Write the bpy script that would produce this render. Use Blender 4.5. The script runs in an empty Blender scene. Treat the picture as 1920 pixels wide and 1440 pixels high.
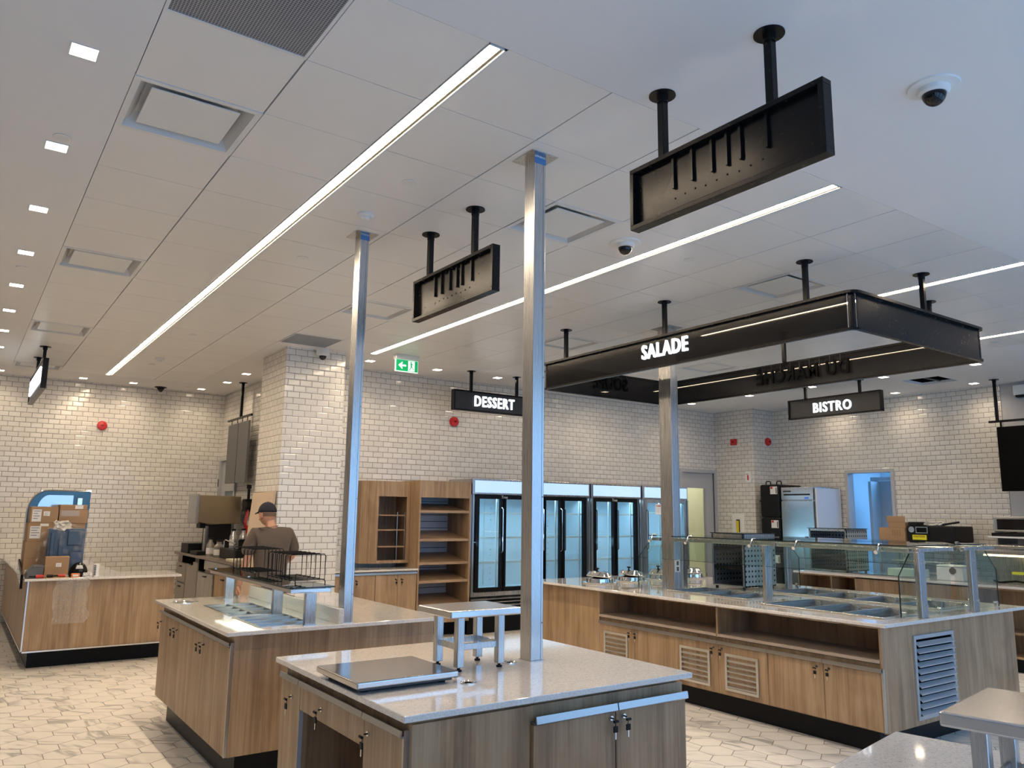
import bpy, bmesh, math, random
from mathutils import Vector, Matrix
PI = math.pi
random.seed(7)
C = bpy.context.scene.collection

# ---------------------------------------------------------------- camera
cam_d = bpy.data.cameras.new('camera'); cam = bpy.data.objects.new('camera', cam_d); C.objects.link(cam)
F_PX, YAW, PITCH, ROLL, EYE = 1464.2, 0.614024, 0.164206, 0.012473, 1.62
_f = Vector((math.sin(YAW)*math.cos(PITCH), math.cos(YAW)*math.cos(PITCH), math.sin(PITCH)))
_r = Vector((math.cos(YAW), -math.sin(YAW), 0)); _u = _r.cross(_f)
_c, _s = math.cos(ROLL), math.sin(ROLL)
R_, U_ = _c*_r + _s*_u, -_s*_r + _c*_u
m = Matrix(((R_.x, U_.x, -_f.x, 0), (R_.y, U_.y, -_f.y, 0), (R_.z, U_.z, -_f.z, EYE), (0, 0, 0, 1)))
cam.matrix_world = m
cam_d.sensor_fit = 'HORIZONTAL'; cam_d.sensor_width = 36; cam_d.lens = F_PX/1920*36
cam_d.clip_start = .02
bpy.context.scene.camera = cam

# ---------------------------------------------------------------- world, daylight, exposure
sc = bpy.context.scene
sc.view_settings.view_transform = 'Standard'; sc.view_settings.look = 'None'
sc.view_settings.exposure = EXPOSURE = 0.0; sc.view_settings.gamma = 1
sc.view_settings.use_curve_mapping = False
sc.cycles.use_denoising = True
sc.cycles.max_bounces = 8; sc.cycles.diffuse_bounces = 4; sc.cycles.glossy_bounces = 4
sc.cycles.transparent_max_bounces = 24; sc.cycles.transmission_bounces = 8
sc.cycles.sample_clamp_indirect = 6; sc.cycles.caustics_reflective = False; sc.cycles.caustics_refractive = False
w = bpy.data.worlds.new('sky'); sc.world = w; w.use_nodes = True
w.node_tree.nodes['Background'].inputs[0].default_value = (.40, .62, 1, 1)
w.node_tree.nodes['Background'].inputs[1].default_value = .6

DAY = (.34, .56, 1.0); WARM = (1.0, .80, .57)
def area(name, loc, rot, sx, sy, power, col):
    d = bpy.data.lights.new(name, 'AREA'); d.shape = 'RECTANGLE'; d.size = sx; d.size_y = sy
    d.energy = power; d.color = col
    o = bpy.data.objects.new(name, d); o.location = loc; o.rotation_euler = rot; C.objects.link(o); return o
# daylight through the glazed front behind the camera (light sits just outside each bay)
BAYS = [(-1.1, .7), (.9, 2.9), (3.1, 5.1), (5.3, 7.3), (7.5, 9.5), (9.7, 11.9)]  # leftmost bay is added to tint the left ceiling with cool light
for a, b in BAYS:
    area('daylight', ((a+b)/2, -1.42, 1.75), (PI/2, 0, 0), b-a, 2.9, 44*(b-a)/2, DAY)

# ---------------------------------------------------------------- materials
MATS = {}
def mat(name, col=(.8,.8,.8), rough=.5, metal=0., emit=None, es=0., spec=None, coat=0., alpha=None):
    if name in MATS: return MATS[name]
    m = bpy.data.materials.new(name); m.use_nodes = True; b = m.node_tree.nodes['Principled BSDF']
    b.inputs['Base Color'].default_value = (*col, 1); b.inputs['Roughness'].default_value = rough
    b.inputs['Metallic'].default_value = metal
    if spec is not None: b.inputs['Specular IOR Level'].default_value = spec
    if coat: b.inputs['Coat Weight'].default_value = coat; b.inputs['Coat Roughness'].default_value = .05
    if emit: b.inputs['Emission Color'].default_value = (*emit, 1); b.inputs['Emission Strength'].default_value = es
    # faint surface variation keeps every material procedural
    nt = m.node_tree; tc = nt.nodes.new('ShaderNodeTexCoord'); n = nt.nodes.new('ShaderNodeTexNoise')
    n.inputs['Scale'].default_value = 35; n.inputs['Detail'].default_value = 3
    mr = nt.nodes.new('ShaderNodeMapRange'); mr.inputs[3].default_value = max(0, rough-.04); mr.inputs[4].default_value = min(1, rough+.04)
    nt.links.new(tc.outputs['Object'], n.inputs['Vector']); nt.links.new(n.outputs['Fac'], mr.inputs[0]); nt.links.new(mr.outputs[0], b.inputs['Roughness'])
    MATS[name] = m; return m
def bs(m): return m.node_tree.nodes['Principled BSDF']
def N(m, t, **k):
    n = m.node_tree.nodes.new(t)
    for a, v in k.items(): setattr(n, a, v)
    return n
def L(m, a, b): m.node_tree.links.new(a, b)
def math_(m, op, a, b=None, c=None):
    n = N(m, 'ShaderNodeMath', operation=op)
    for i, v in enumerate((a, b, c)):
        if v is None: continue
        if isinstance(v, (int, float)): n.inputs[i].default_value = v
        else: L(m, v, n.inputs[i])
    return n.outputs[0]
def ramp(m, fac, stops):
    r = N(m, 'ShaderNodeValToRGB'); e = r.color_ramp.elements
    e[0].position, e[0].color = stops[0][0], (*stops[0][1], 1); e[1].position, e[1].color = stops[-1][0], (*stops[-1][1], 1)
    for p, c in stops[1:-1]:
        x = e.new(p); x.color = (*c, 1)
    L(m, fac, r.inputs[0]); return r.outputs[0]
def noise(m, vec, scale, detail=4, rough=.5, dist=0):
    n = N(m, 'ShaderNodeTexNoise'); n.inputs['Scale'].default_value = scale; n.inputs['Detail'].default_value = detail
    n.inputs['Roughness'].default_value = rough; n.inputs['Distortion'].default_value = dist
    L(m, vec, n.inputs['Vector']); return n.outputs['Fac']
def mapping(m, scale=(1,1,1), loc=(0,0,0), rot=(0,0,0)):
    tc = N(m, 'ShaderNodeTexCoord'); mp = N(m, 'ShaderNodeMapping')
    mp.inputs['Scale'].default_value = scale; mp.inputs['Location'].default_value = loc; mp.inputs['Rotation'].default_value = rot
    L(m, tc.outputs['Object'], mp.inputs['Vector']); return mp.outputs[0]

def wood(name, c0, c1, c2, rough=.5, horiz=False):
    m = mat(name, c1, rough); v = mapping(m, (9, 9, .55) if not horiz else (.6, .6, 9))
    n1 = noise(m, v, 1.3, 3, .6, .6)
    v2 = mapping(m, (42, 42, 1.1) if not horiz else (1.6, 1.6, 60)); n2 = noise(m, v2, 1.6, 4, .6)
    v3 = mapping(m, (1.7, 1.7, .9)); n3 = noise(m, v3, 2.2, 2, .5, 1.5)
    k = math_(m, 'ADD', math_(m, 'MULTIPLY', n1, .5), math_(m, 'ADD', math_(m, 'MULTIPLY', n2, .3), math_(m, 'MULTIPLY', n3, .2)))
    col = ramp(m, k, [(.36, c0), (.44, tuple(.45*a+.55*b for a, b in zip(c0, c1))), (.5, c1), (.62, c2)])
    L(m, col, bs(m).inputs['Base Color'])
    bp = N(m, 'ShaderNodeBump'); bp.inputs['Strength'].default_value = .08; bp.inputs['Distance'].default_value = .004
    L(m, n2, bp.inputs['Height']); L(m, bp.outputs[0], bs(m).inputs['Normal']); return m
OAK = wood('oak_laminate', (.195,.122,.066), (.325,.213,.120), (.41,.293,.18), .42)
OAKD = wood('oak_laminate_shaded', (.16,.095,.05), (.245,.155,.09), (.31,.21,.125), .5)  # darker oak copy with the shade of recesses put into its colour
SHELFW = wood('oak_shelf_laminate', (.22,.14,.08), (.33,.22,.13), (.42,.3,.19), .4, True)

def quartz():
    m = mat('white_quartz', (.62,.59,.56), .055, coat=.5); v = mapping(m)
    n = noise(m, v, 260, 2, .7); n2 = noise(m, v, 90, 3, .6)
    col = ramp(m, math_(m, 'ADD', math_(m, 'MULTIPLY', n, .6), math_(m, 'MULTIPLY', n2, .4)), [(.36, (.45,.42,.40)), (.46, (.70,.66,.62)), (.62, (.80,.77,.73))])
    L(m, col, bs(m).inputs['Base Color']); return m
QUARTZ = quartz()

def steel(name, col=(.62,.62,.62), r=.27, axis='z'):
    if name in MATS: return MATS[name]
    m = mat(name, col, r, 1.0); v = mapping(m, {'z': (160,160,1.2), 'x': (1.2,160,160), 'y': (160,1.2,160)}[axis])
    n = noise(m, v, 2, 3, .6)
    mr = N(m, 'ShaderNodeMapRange'); mr.inputs[3].default_value = r-.04; mr.inputs[4].default_value = r+.05
    L(m, n, mr.inputs[0]); L(m, mr.outputs[0], bs(m).inputs['Roughness'])
    bp = N(m, 'ShaderNodeBump'); bp.inputs['Strength'].default_value = .012; bp.inputs['Distance'].default_value = .0005
    L(m, n, bp.inputs['Height']); L(m, bp.outputs[0], bs(m).inputs['Normal']); return m
STEEL = steel('brushed_steel', (.52,.52,.52)); STEELH = steel('brushed_steel_flat', (.66,.65,.64), .2, 'x'); CHROME = mat('chrome', (.8,.8,.8), .08, 1.0)
ALU = mat('aluminium', (.46,.46,.46), .3, 1.0); ALUW = mat('bright_aluminium_edge', (.85,.85,.85), .25, 1.0)
PANS = steel('steel_food_pan', (.36,.36,.355), .27, 'x')
BLACK = mat('black_powder_coat', (.007,.007,.008), .26, spec=.16); BLACKM = mat('matt_black_plastic', (.008,.008,.009), .5, spec=.2)
KICK = mat('black_toe_kick', (.005,.006,.008), .35, spec=.15); DARK = mat('opening_shade_black', (.004,.004,.004), .9, spec=.0)  # DARK puts the shade of openings, slots and gaps into colour
BLACKG = mat('black_glossy', (.005,.005,.006), .06, spec=.4)
WHITEP = mat('white_painted_metal', (.74,.74,.73), .35); WPLAST = mat('white_plastic', (.78,.78,.76), .4)
GREYP = mat('grey_painted_metal', (.34,.34,.35), .4); GREYD = mat('dark_grey_metal', (.09,.09,.095), .45)
DOORG = mat('grey_door_paint', (.42,.43,.45), .45); DRY = mat('grey_drywall_paint', (.45,.45,.46), .7)
WPAINT = mat('white_wall_paint', (.62,.62,.62), .75); RED = mat('red_plastic', (.5,.012,.012), .35)
CARD = mat('corrugated_cardboard', (.33,.205,.11), .75); CARDD = mat('darker_cardboard', (.25,.15,.08), .8); PAPER = mat('white_label_paper', (.72,.71,.69), .6)
LENS = mat('lamp_lens', (1,1,1), .4, emit=(1,.80,.58), es=30); STRIPE = mat('strip_diffuser', (1,1,1), .4, emit=(1,.80,.57), es=92)
LETTER = mat('lit_letter_face', (1,1,1), .4, emit=(.86,.94,1), es=1.9); BLUEST = mat('blue_protective_film', (.08,.22,.5), .35)
BEIGE = mat('beige_panel', (.56,.44,.33), .6)

def glass(name, tint=(.93,.97,.96), ior=1.5, rough=0.0):
    m = bpy.data.materials.new(name); m.use_nodes = True; nt = m.node_tree
    nt.nodes.remove(nt.nodes['Principled BSDF']); out = nt.nodes['Material Output']
    tr = nt.nodes.new('ShaderNodeBsdfTransparent'); gl = nt.nodes.new('ShaderNodeBsdfGlossy'); fr = nt.nodes.new('ShaderNodeLayerWeight'); mx = nt.nodes.new('ShaderNodeMixShader')
    tr.inputs[0].default_value = (*tint, 1); gl.inputs['Roughness'].default_value = rough; fr.inputs[0].default_value = .5; f0 = ((ior-1)/(ior+1))**2
    pw = nt.nodes.new('ShaderNodeMath'); pw.operation = 'POWER'; pw.inputs[1].default_value = 5; nt.links.new(fr.outputs['Facing'], pw.inputs[0])
    ma = nt.nodes.new('ShaderNodeMath'); ma.operation = 'MULTIPLY_ADD'; ma.inputs[1].default_value = 1-f0; ma.inputs[2].default_value = f0; nt.links.new(pw.outputs[0], ma.inputs[0])
    nt.links.new(ma.outputs[0], mx.inputs[0]); nt.links.new(tr.outputs[0], mx.inputs[1]); nt.links.new(gl.outputs[0], mx.inputs[2]); nt.links.new(mx.outputs[0], out.inputs[0])
    MATS[name] = m; return m
GLASS = glass('clear_glass', (.90,.96,.945)); GEDGE = mat('glass_edge_dark_green', (.004,.02,.016), .1)
def film(name, k, scale, rough, col=(.75,.74,.70)):
    m = bpy.data.materials.new(name); m.use_nodes = True; nt = m.node_tree; b = nt.nodes['Principled BSDF']; out = nt.nodes['Material Output']
    b.inputs['Base Color'].default_value = (*col, 1); b.inputs['Roughness'].default_value = rough; b.inputs['Specular IOR Level'].default_value = .9
    tc = nt.nodes.new('ShaderNodeTexCoord'); vo = nt.nodes.new('ShaderNodeTexVoronoi'); vo.inputs['Scale'].default_value = scale; bp = nt.nodes.new('ShaderNodeBump'); bp.inputs['Strength'].default_value = .8; bp.inputs['Distance'].default_value = .01
    nt.links.new(tc.outputs['Object'], vo.inputs['Vector']); nt.links.new(vo.outputs['Distance'], bp.inputs['Height']); nt.links.new(bp.outputs[0], b.inputs['Normal'])
    mr = nt.nodes.new('ShaderNodeMapRange'); mr.inputs[2].default_value = .6; mr.inputs[3].default_value = k-.15; mr.inputs[4].default_value = k+.15; nt.links.new(vo.outputs['Distance'], mr.inputs[0])
    tr = nt.nodes.new('ShaderNodeBsdfTransparent'); mx = nt.nodes.new('ShaderNodeMixShader'); nt.links.new(mr.outputs[0], mx.inputs[0]); nt.links.new(b.outputs[0], mx.inputs[1]); nt.links.new(tr.outputs[0], mx.inputs[2]); nt.links.new(mx.outputs[0], out.inputs[0]); return m
SMOKE = film('clear_plastic_film', .88, 14, .12); BUBBLE = film('bubble_wrap_film', .66, 60, .12)
def tinted():
    m = bpy.data.materials.new('tinted_black_acrylic'); m.use_nodes = True; nt = m.node_tree; b = nt.nodes['Principled BSDF']; out = nt.nodes['Material Output']
    b.inputs['Base Color'].default_value = (.007,.007,.008,1); b.inputs['Roughness'].default_value = .16; b.inputs['Specular IOR Level'].default_value = .12
    tr = nt.nodes.new('ShaderNodeBsdfTransparent'); tr.inputs[0].default_value = (1,1,1,1); mx = nt.nodes.new('ShaderNodeMixShader'); mx.inputs[0].default_value = .15
    nt.links.new(b.outputs[0], mx.inputs[1]); nt.links.new(tr.outputs[0], mx.inputs[2]); nt.links.new(mx.outputs[0], out.inputs[0]); return m
TINT = tinted()

def subway():
    m = mat('bevelled_white_subway_tile', (.7,.68,.64), .12); tc = N(m, 'ShaderNodeTexCoord'); sp = N(m, 'ShaderNodeSeparateXYZ'); L(m, tc.outputs['Object'], sp.inputs[0])
    u = math_(m, 'ADD', sp.outputs[0], sp.outputs[1]); W, Hh, mo = .147, .0735, .0026
    row = math_(m, 'FLOOR', math_(m, 'DIVIDE', sp.outputs[2], Hh))
    off = math_(m, 'MULTIPLY', math_(m, 'FLOORED_MODULO', row, 2.0), .5)
    uu = math_(m, 'ADD', math_(m, 'DIVIDE', u, W), off); col = math_(m, 'FLOOR', uu)
    fu = math_(m, 'SUBTRACT', uu, col); fv = math_(m, 'SUBTRACT', math_(m, 'DIVIDE', sp.outputs[2], Hh), row)
    du = math_(m, 'MULTIPLY', math_(m, 'MINIMUM', fu, math_(m, 'SUBTRACT', 1, fu)), W)
    dv = math_(m, 'MULTIPLY', math_(m, 'MINIMUM', fv, math_(m, 'SUBTRACT', 1, fv)), Hh)
    d = math_(m, 'MINIMUM', du, dv)
    tile = N(m, 'ShaderNodeMapRange', clamp=True); tile.inputs[1].default_value = mo*.6; tile.inputs[2].default_value = mo*1.3; L(m, d, tile.inputs[0])
    bev = N(m, 'ShaderNodeMapRange', clamp=True); bev.inputs[1].default_value = 0; bev.inputs[2].default_value = .011; L(m, d, bev.inputs[0])
    cv = N(m, 'ShaderNodeCombineXYZ'); L(m, col, cv.inputs[0]); L(m, row, cv.inputs[1])
    wn = N(m, 'ShaderNodeTexWhiteNoise'); L(m, cv.outputs[0], wn.inputs[0]); ws = N(m, 'ShaderNodeSeparateColor'); L(m, wn.outputs['Color'], ws.inputs[0])
    tu = math_(m, 'MULTIPLY', math_(m, 'SUBTRACT', ws.outputs[0], .5), math_(m, 'MULTIPLY', fu, .35))
    tv = math_(m, 'MULTIPLY', math_(m, 'SUBTRACT', ws.outputs[1], .5), math_(m, 'MULTIPLY', fv, .18))
    h = math_(m, 'ADD', bev.outputs[0], math_(m, 'ADD', tu, tv))
    bp = N(m, 'ShaderNodeBump'); bp.inputs['Strength'].default_value = .9; bp.inputs['Distance'].default_value = .0030
    L(m, h, bp.inputs['Height']); L(m, bp.outputs[0], bs(m).inputs['Normal'])
    mx = N(m, 'ShaderNodeMix', data_type='RGBA'); mx.inputs[6].default_value = (.13,.12,.105,1)
    shade = ramp(m, ws.outputs[2], [(0, (.66,.635,.59)), (1, (.73,.705,.665))])
    L(m, shade, mx.inputs[7]); L(m, tile.outputs[0], mx.inputs[0]); L(m, mx.outputs[2], bs(m).inputs['Base Color'])
    rr = N(m, 'ShaderNodeMapRange'); rr.inputs[3].default_value = .7; rr.inputs[4].default_value = .13; L(m, tile.outputs[0], rr.inputs[0]); L(m, rr.outputs[0], bs(m).inputs['Roughness'])
    return m
TILE = subway()

def hexfloor():
    m = mat('marble_hexagon_floor_tile', (.6,.56,.52), .3); W = .222
    tc = N(m, 'ShaderNodeTexCoord'); mp = N(m, 'ShaderNodeVectorMath', operation='SUBTRACT'); L(m, tc.outputs['Object'], mp.inputs[0]); mp.inputs[1].default_value = (.88-40*W, 6.37-40*W*1.7320508*.985, 0)
    sx = N(m, 'ShaderNodeVectorMath', operation='MULTIPLY'); L(m, mp.outputs[0], sx.inputs[0]); sx.inputs[1].default_value = (1/W, 1/W/1.015, 0)
    P = sx.outputs[0]; r = (1, 1.7320508, 1); hh = (.5, .8660254, 0)
    def cell(off):
        a = N(m, 'ShaderNodeVectorMath', operation='ADD'); L(m, P, a.inputs[0]); a.inputs[1].default_value = (off[0]+.5, off[1]+.8660254, 0)
        b = N(m, 'ShaderNodeVectorMath', operation='MODULO'); L(m, a.outputs[0], b.inputs[0]); b.inputs[1].default_value = r
        c = N(m, 'ShaderNodeVectorMath', operation='SUBTRACT'); L(m, b.outputs[0], c.inputs[0]); c.inputs[1].default_value = hh
        l = N(m, 'ShaderNodeVectorMath', operation='LENGTH'); L(m, c.outputs[0], l.inputs[0]); return c.outputs[0], l.outputs['Value']
    a, la = cell((0, 0)); b, lb = cell((.5, .8660254))
    pick = math_(m, 'LESS_THAN', la, lb); mx = N(m, 'ShaderNodeMix', data_type='VECTOR'); L(m, pick, mx.inputs[0]); L(m, b, mx.inputs[4]); L(m, a, mx.inputs[5]); g = mx.outputs[1]
    ab = N(m, 'ShaderNodeVectorMath', operation='ABSOLUTE'); L(m, g, ab.inputs[0]); s = N(m, 'ShaderNodeSeparateXYZ'); L(m, ab.outputs[0], s.inputs[0])
    d2 = math_(m, 'ADD', math_(m, 'MULTIPLY', s.outputs[0], .5), math_(m, 'MULTIPLY', s.outputs[1], .8660254)); d = math_(m, 'MAXIMUM', s.outputs[0], d2)
    grout = N(m, 'ShaderNodeMapRange', clamp=True); grout.inputs[1].default_value = .484; grout.inputs[2].default_value = .492; L(m, d, grout.inputs[0])
    idv = N(m, 'ShaderNodeVectorMath', operation='SUBTRACT'); L(m, P, idv.inputs[0]); L(m, g, idv.inputs[1])
    sn = N(m, 'ShaderNodeVectorMath', operation='SNAP'); ad = N(m, 'ShaderNodeVectorMath', operation='ADD'); L(m, idv.outputs[0], ad.inputs[0]); ad.inputs[1].default_value = (.1,.1,0); L(m, ad.outputs[0], sn.inputs[0]); sn.inputs[1].default_value = (.25,.25,1)
    wn = N(m, 'ShaderNodeTexWhiteNoise'); L(m, sn.outputs[0], wn.inputs[0])
    big = N(m, 'ShaderNodeVectorMath', operation='SCALE'); L(m, wn.outputs['Color'], big.inputs[0]); big.inputs['Scale'].default_value = 30
    # each tile: own piece of veining, run at an angle
    rt = N(m, 'ShaderNodeVectorRotate', rotation_type='Z_AXIS'); L(m, P, rt.inputs['Vector']); L(m, math_(m, 'ADD', .5, math_(m, 'MULTIPLY', wn.outputs['Value'], 1.0)), rt.inputs['Angle'])
    vv = N(m, 'ShaderNodeVectorMath', operation='MULTIPLY_ADD'); L(m, rt.outputs[0], vv.inputs[0]); vv.inputs[1].default_value = (.45, 2.3, 1); L(m, big.outputs[0], vv.inputs[2])
    n = noise(m, vv.outputs[0], .52, 5, .52, .35); n2 = noise(m, vv.outputs[0], .5, 3, .5, 0)
    vein = math_(m, 'ABSOLUTE', math_(m, 'SUBTRACT', n, .5))
    vr = N(m, 'ShaderNodeMapRange', clamp=True, interpolation_type='SMOOTHSTEP'); vr.inputs[1].default_value = 0; vr.inputs[2].default_value = .06; vr.inputs[3].default_value = 1; vr.inputs[4].default_value = 0; L(m, vein, vr.inputs[0])
    k = math_(m, 'MULTIPLY', vr.outputs[0], ramp(m, n2, [(.45, (0,0,0)), (.62, (1,1,1))]))
    k2 = math_(m, 'ADD', math_(m, 'MULTIPLY', k, .66), math_(m, 'MULTIPLY', vr.outputs[0], .12))
    col = N(m, 'ShaderNodeMix', data_type='RGBA'); col.inputs[6].default_value = (.86,.82,.75,1); col.inputs[7].default_value = (.28,.27,.26,1); L(m, k2, col.inputs[0])
    c2 = N(m, 'ShaderNodeMix', data_type='RGBA'); L(m, grout.outputs[0], c2.inputs[0]); L(m, col.outputs[2], c2.inputs[6]); c2.inputs[7].default_value = (.15,.13,.11,1)
    L(m, c2.outputs[2], bs(m).inputs['Base Color']); return m
HEX = hexfloor()
def perforated(name, pitch, hole, col, back=(.01,.012,.015), square=True, metal=0.0):
    m = mat(name, col, .4, metal); tc = N(m, 'ShaderNodeTexCoord'); sp = N(m, 'ShaderNodeSeparateXYZ'); L(m, tc.outputs['Object'], sp.inputs[0])
    f = [math_(m, 'ABSOLUTE', math_(m, 'SUBTRACT', math_(m, 'FRACT', math_(m, 'DIVIDE', sp.outputs[i], pitch)), .5)) for i in range(3)]
    return m, f
# square-hole ceiling grille
GRILLE, _q = perforated('perforated_grille', .0125, .5, (.17,.185,.20))
_k = math_(GRILLE, 'MAXIMUM', _q[0], _q[1]); _mx = N(GRILLE, 'ShaderNodeMix', data_type='RGBA'); L(GRILLE, math_(GRILLE, 'LESS_THAN', _k, .36), _mx.inputs[0])
_mx.inputs[6].default_value = (.30,.33,.38,1); _mx.inputs[7].default_value = (.055,.06,.07,1); L(GRILLE, _mx.outputs[2], bs(GRILLE).inputs['Base Color'])
CEILP = mat('white_satin_ceiling_panel', (.80,.785,.77), .33); CEILD = mat('white_ceiling_paint', (.78,.77,.775), .7)

# ---------------------------------------------------------------- mesh helpers
def org(p):
    v = Vector((0,0,0))
    while p is not None: v += p.location; p = p.parent
    return v
class MB:
    def __init__(s): s.bm = bmesh.new()
    def box(s, x0, x1, y0, y1, z0, z1):
        v = [s.bm.verts.new(p) for p in ((x0,y0,z0),(x1,y0,z0),(x1,y1,z0),(x0,y1,z0),(x0,y0,z1),(x1,y0,z1),(x1,y1,z1),(x0,y1,z1))]
        for f in ((0,3,2,1),(4,5,6,7),(0,1,5,4),(1,2,6,5),(2,3,7,6),(3,0,4,7)): s.bm.faces.new([v[i] for i in f])
        return s
    def cyl(s, p0, p1, r, n=16, r1=None):
        p0, p1 = Vector(p0), Vector(p1); a = (p1-p0).normalized(); t = Vector((0,0,1)) if abs(a.z) < .9 else Vector((1,0,0))
        e = a.cross(t).normalized(); g = a.cross(e); r1 = r if r1 is None else r1
        A = [s.bm.verts.new(p0+(e*math.cos(i*2*PI/n)+g*math.sin(i*2*PI/n))*r) for i in range(n)]
        B = [s.bm.verts.new(p1+(e*math.cos(i*2*PI/n)+g*math.sin(i*2*PI/n))*r1) for i in range(n)]
        for i in range(n): s.bm.faces.new((A[i], A[(i+1)%n], B[(i+1)%n], B[i]))
        s.bm.faces.new(A[::-1]); s.bm.faces.new(B); return s
    def tube(s, pts, r, n=8):
        pts = [Vector(p) for p in pts]; rings = []; up = None
        for i, p in enumerate(pts):
            d = (pts[min(i+1, len(pts)-1)]-pts[max(i-1, 0)]).normalized()
            if up is None: up = Vector((0,0,1)) if abs(d.z) < .9 else Vector((1,0,0))
            e = d.cross(up).normalized(); g = e.cross(d).normalized(); up = g
            rings.append([s.bm.verts.new(p+(e*math.cos(k*2*PI/n)+g*math.sin(k*2*PI/n))*r) for k in range(n)])
        for A, B in zip(rings, rings[1:]):
            for k in range(n): s.bm.faces.new((A[k], A[(k+1)%n], B[(k+1)%n], B[k]))
        s.bm.faces.new(rings[0][::-1]); s.bm.faces.new(rings[-1]); return s
    def lathe(s, prof, c=(0,0,0), n=24, sx=1, sy=1):
        rings = []
        for r, z in prof: rings.append([s.bm.verts.new((c[0]+math.cos(k*2*PI/n)*r*sx, c[1]+math.sin(k*2*PI/n)*r*sy, c[2]+z)) for k in range(n)])
        for A, B in zip(rings, rings[1:]):
            for k in range(n): s.bm.faces.new((A[k], A[(k+1)%n], B[(k+1)%n], B[k]))
        s.bm.faces.new(rings[0][::-1]); s.bm.faces.new(rings[-1]); return s
    def prism(s, poly, ax, a0, a1):   # poly in the two other axes (x<y<z order)
        def P(p, a): return {'x': (a, p[0], p[1]), 'y': (p[0], a, p[1]), 'z': (p[0], p[1], a)}[ax]
        A = [s.bm.verts.new(P(p, a0)) for p in poly]; B = [s.bm.verts.new(P(p, a1)) for p in poly]; n = len(poly)
        for i in range(n): s.bm.faces.new((A[i], A[(i+1)%n], B[(i+1)%n], B[i]))
        s.bm.faces.new(A[::-1]); s.bm.faces.new(B); return s
    def hexa(s, pts, f=None):
        v = [s.bm.verts.new(p) for p in pts]
        for f in ((0,3,2,1),(4,5,6,7),(0,1,5,4),(1,2,6,5),(2,3,7,6),(3,0,4,7)): s.bm.faces.new([v[i] for i in f])
        return s
    def quad(s, *p): s.bm.faces.new([s.bm.verts.new(q) for q in p]); return s
    def frame(s, ax, a0, a1, u0, u1, v0, v1, t):  # rectangular frame, thickness t inwards
        for (p, q, r_, w_) in ((u0, u1, v0, v0+t), (u0, u1, v1-t, v1), (u0, u0+t, v0+t, v1-t), (u1-t, u1, v0+t, v1-t)):
            if ax == 'x': s.box(a0, a1, p, q, r_, w_)
            elif ax == 'y': s.box(p, q, a0, a1, r_, w_)
            else: s.box(p, q, r_, w_, a0, a1)
        return s
    def build(s, name, m, parent=None, bevel=0, smooth=False, seg=2, label=None):
        o_ = org(parent); bmesh.ops.recalc_face_normals(s.bm, faces=s.bm.faces)
        if o_.length: bmesh.ops.translate(s.bm, verts=s.bm.verts, vec=-o_)
        me = bpy.data.meshes.new(name); s.bm.to_mesh(me); s.bm.free()
        o = bpy.data.objects.new(name, me); C.objects.link(o); me.materials.append(m)
        if parent: o.parent = parent
        if smooth:
            for p in me.polygons: p.use_smooth = True
            if smooth == 'auto': me.set_sharp_from_angle(angle=math.radians(35))
        if bevel:
            b = o.modifiers.new('bevel', 'BEVEL'); b.width = bevel; b.segments = seg; b.limit_method = 'ANGLE'; b.angle_limit = math.radians(40)
        if label: o['label'] = label
        return o
def slab(x0, x1, y0, y1, holes, z0=None, z1=None):
    """one solid slab with rectangular openings"""
    z0 = T0 if z0 is None else z0; z1 = T1 if z1 is None else z1
    xs = sorted({x0, x1, *[v for h in holes for v in h[:2]]}); ys = sorted({y0, y1, *[v for h in holes for v in h[2:]]}); m_ = MB(); V = {}
    def v(i, j, z):
        if (i,j,z) not in V: V[(i,j,z)] = m_.bm.verts.new((xs[i], ys[j], z))
        return V[(i,j,z)]
    inside = lambda i, j: 0 <= i < len(xs)-1 and 0 <= j < len(ys)-1 and not any(h[0] <= (xs[i]+xs[i+1])/2 <= h[1] and h[2] <= (ys[j]+ys[j+1])/2 <= h[3] for h in holes)
    for i in range(len(xs)-1):
        for j in range(len(ys)-1):
            if not inside(i, j): continue
            for z in (z0, z1): m_.bm.faces.new((v(i,j,z), v(i+1,j,z), v(i+1,j+1,z), v(i,j+1,z)))
            for di, dj, a, b in ((-1,0,(i,j),(i,j+1)), (1,0,(i+1,j),(i+1,j+1)), (0,-1,(i,j),(i+1,j)), (0,1,(i,j+1),(i+1,j+1))):
                if not inside(i+di, j+dj): m_.bm.faces.new((v(*a,z0), v(*b,z0), v(*b,z1), v(*a,z1)))
    return m_
T0, T1 = .88, .905
def thing(name, label, cat, loc, group=None, rz=0):
    o = bpy.data.objects.new(name, None); o.empty_display_size = .05; C.objects.link(o); o.location = loc; o.rotation_euler = (0,0,rz)
    o['label'] = label; o['category'] = cat
    if group: o['group'] = group
    return o
def tag(o, label, cat, group=None):
    o['label'] = label; o['category'] = cat
    if group: o['group'] = group
    return o
def struct(o): o['kind'] = 'structure'; return o
def kids(o): return [c for c in o.children]
def copy_tree(o, parent=None):
    c = o.copy(); C.objects.link(c)
    if parent: c.parent = parent
    for ch in kids(o): copy_tree(ch, c)
    return c
def dup(o, loc, label, rz=None):
    c = copy_tree(o); c.location = loc; c['label'] = label
    if rz is not None: c.rotation_euler = (0,0,rz)
    return c
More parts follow.
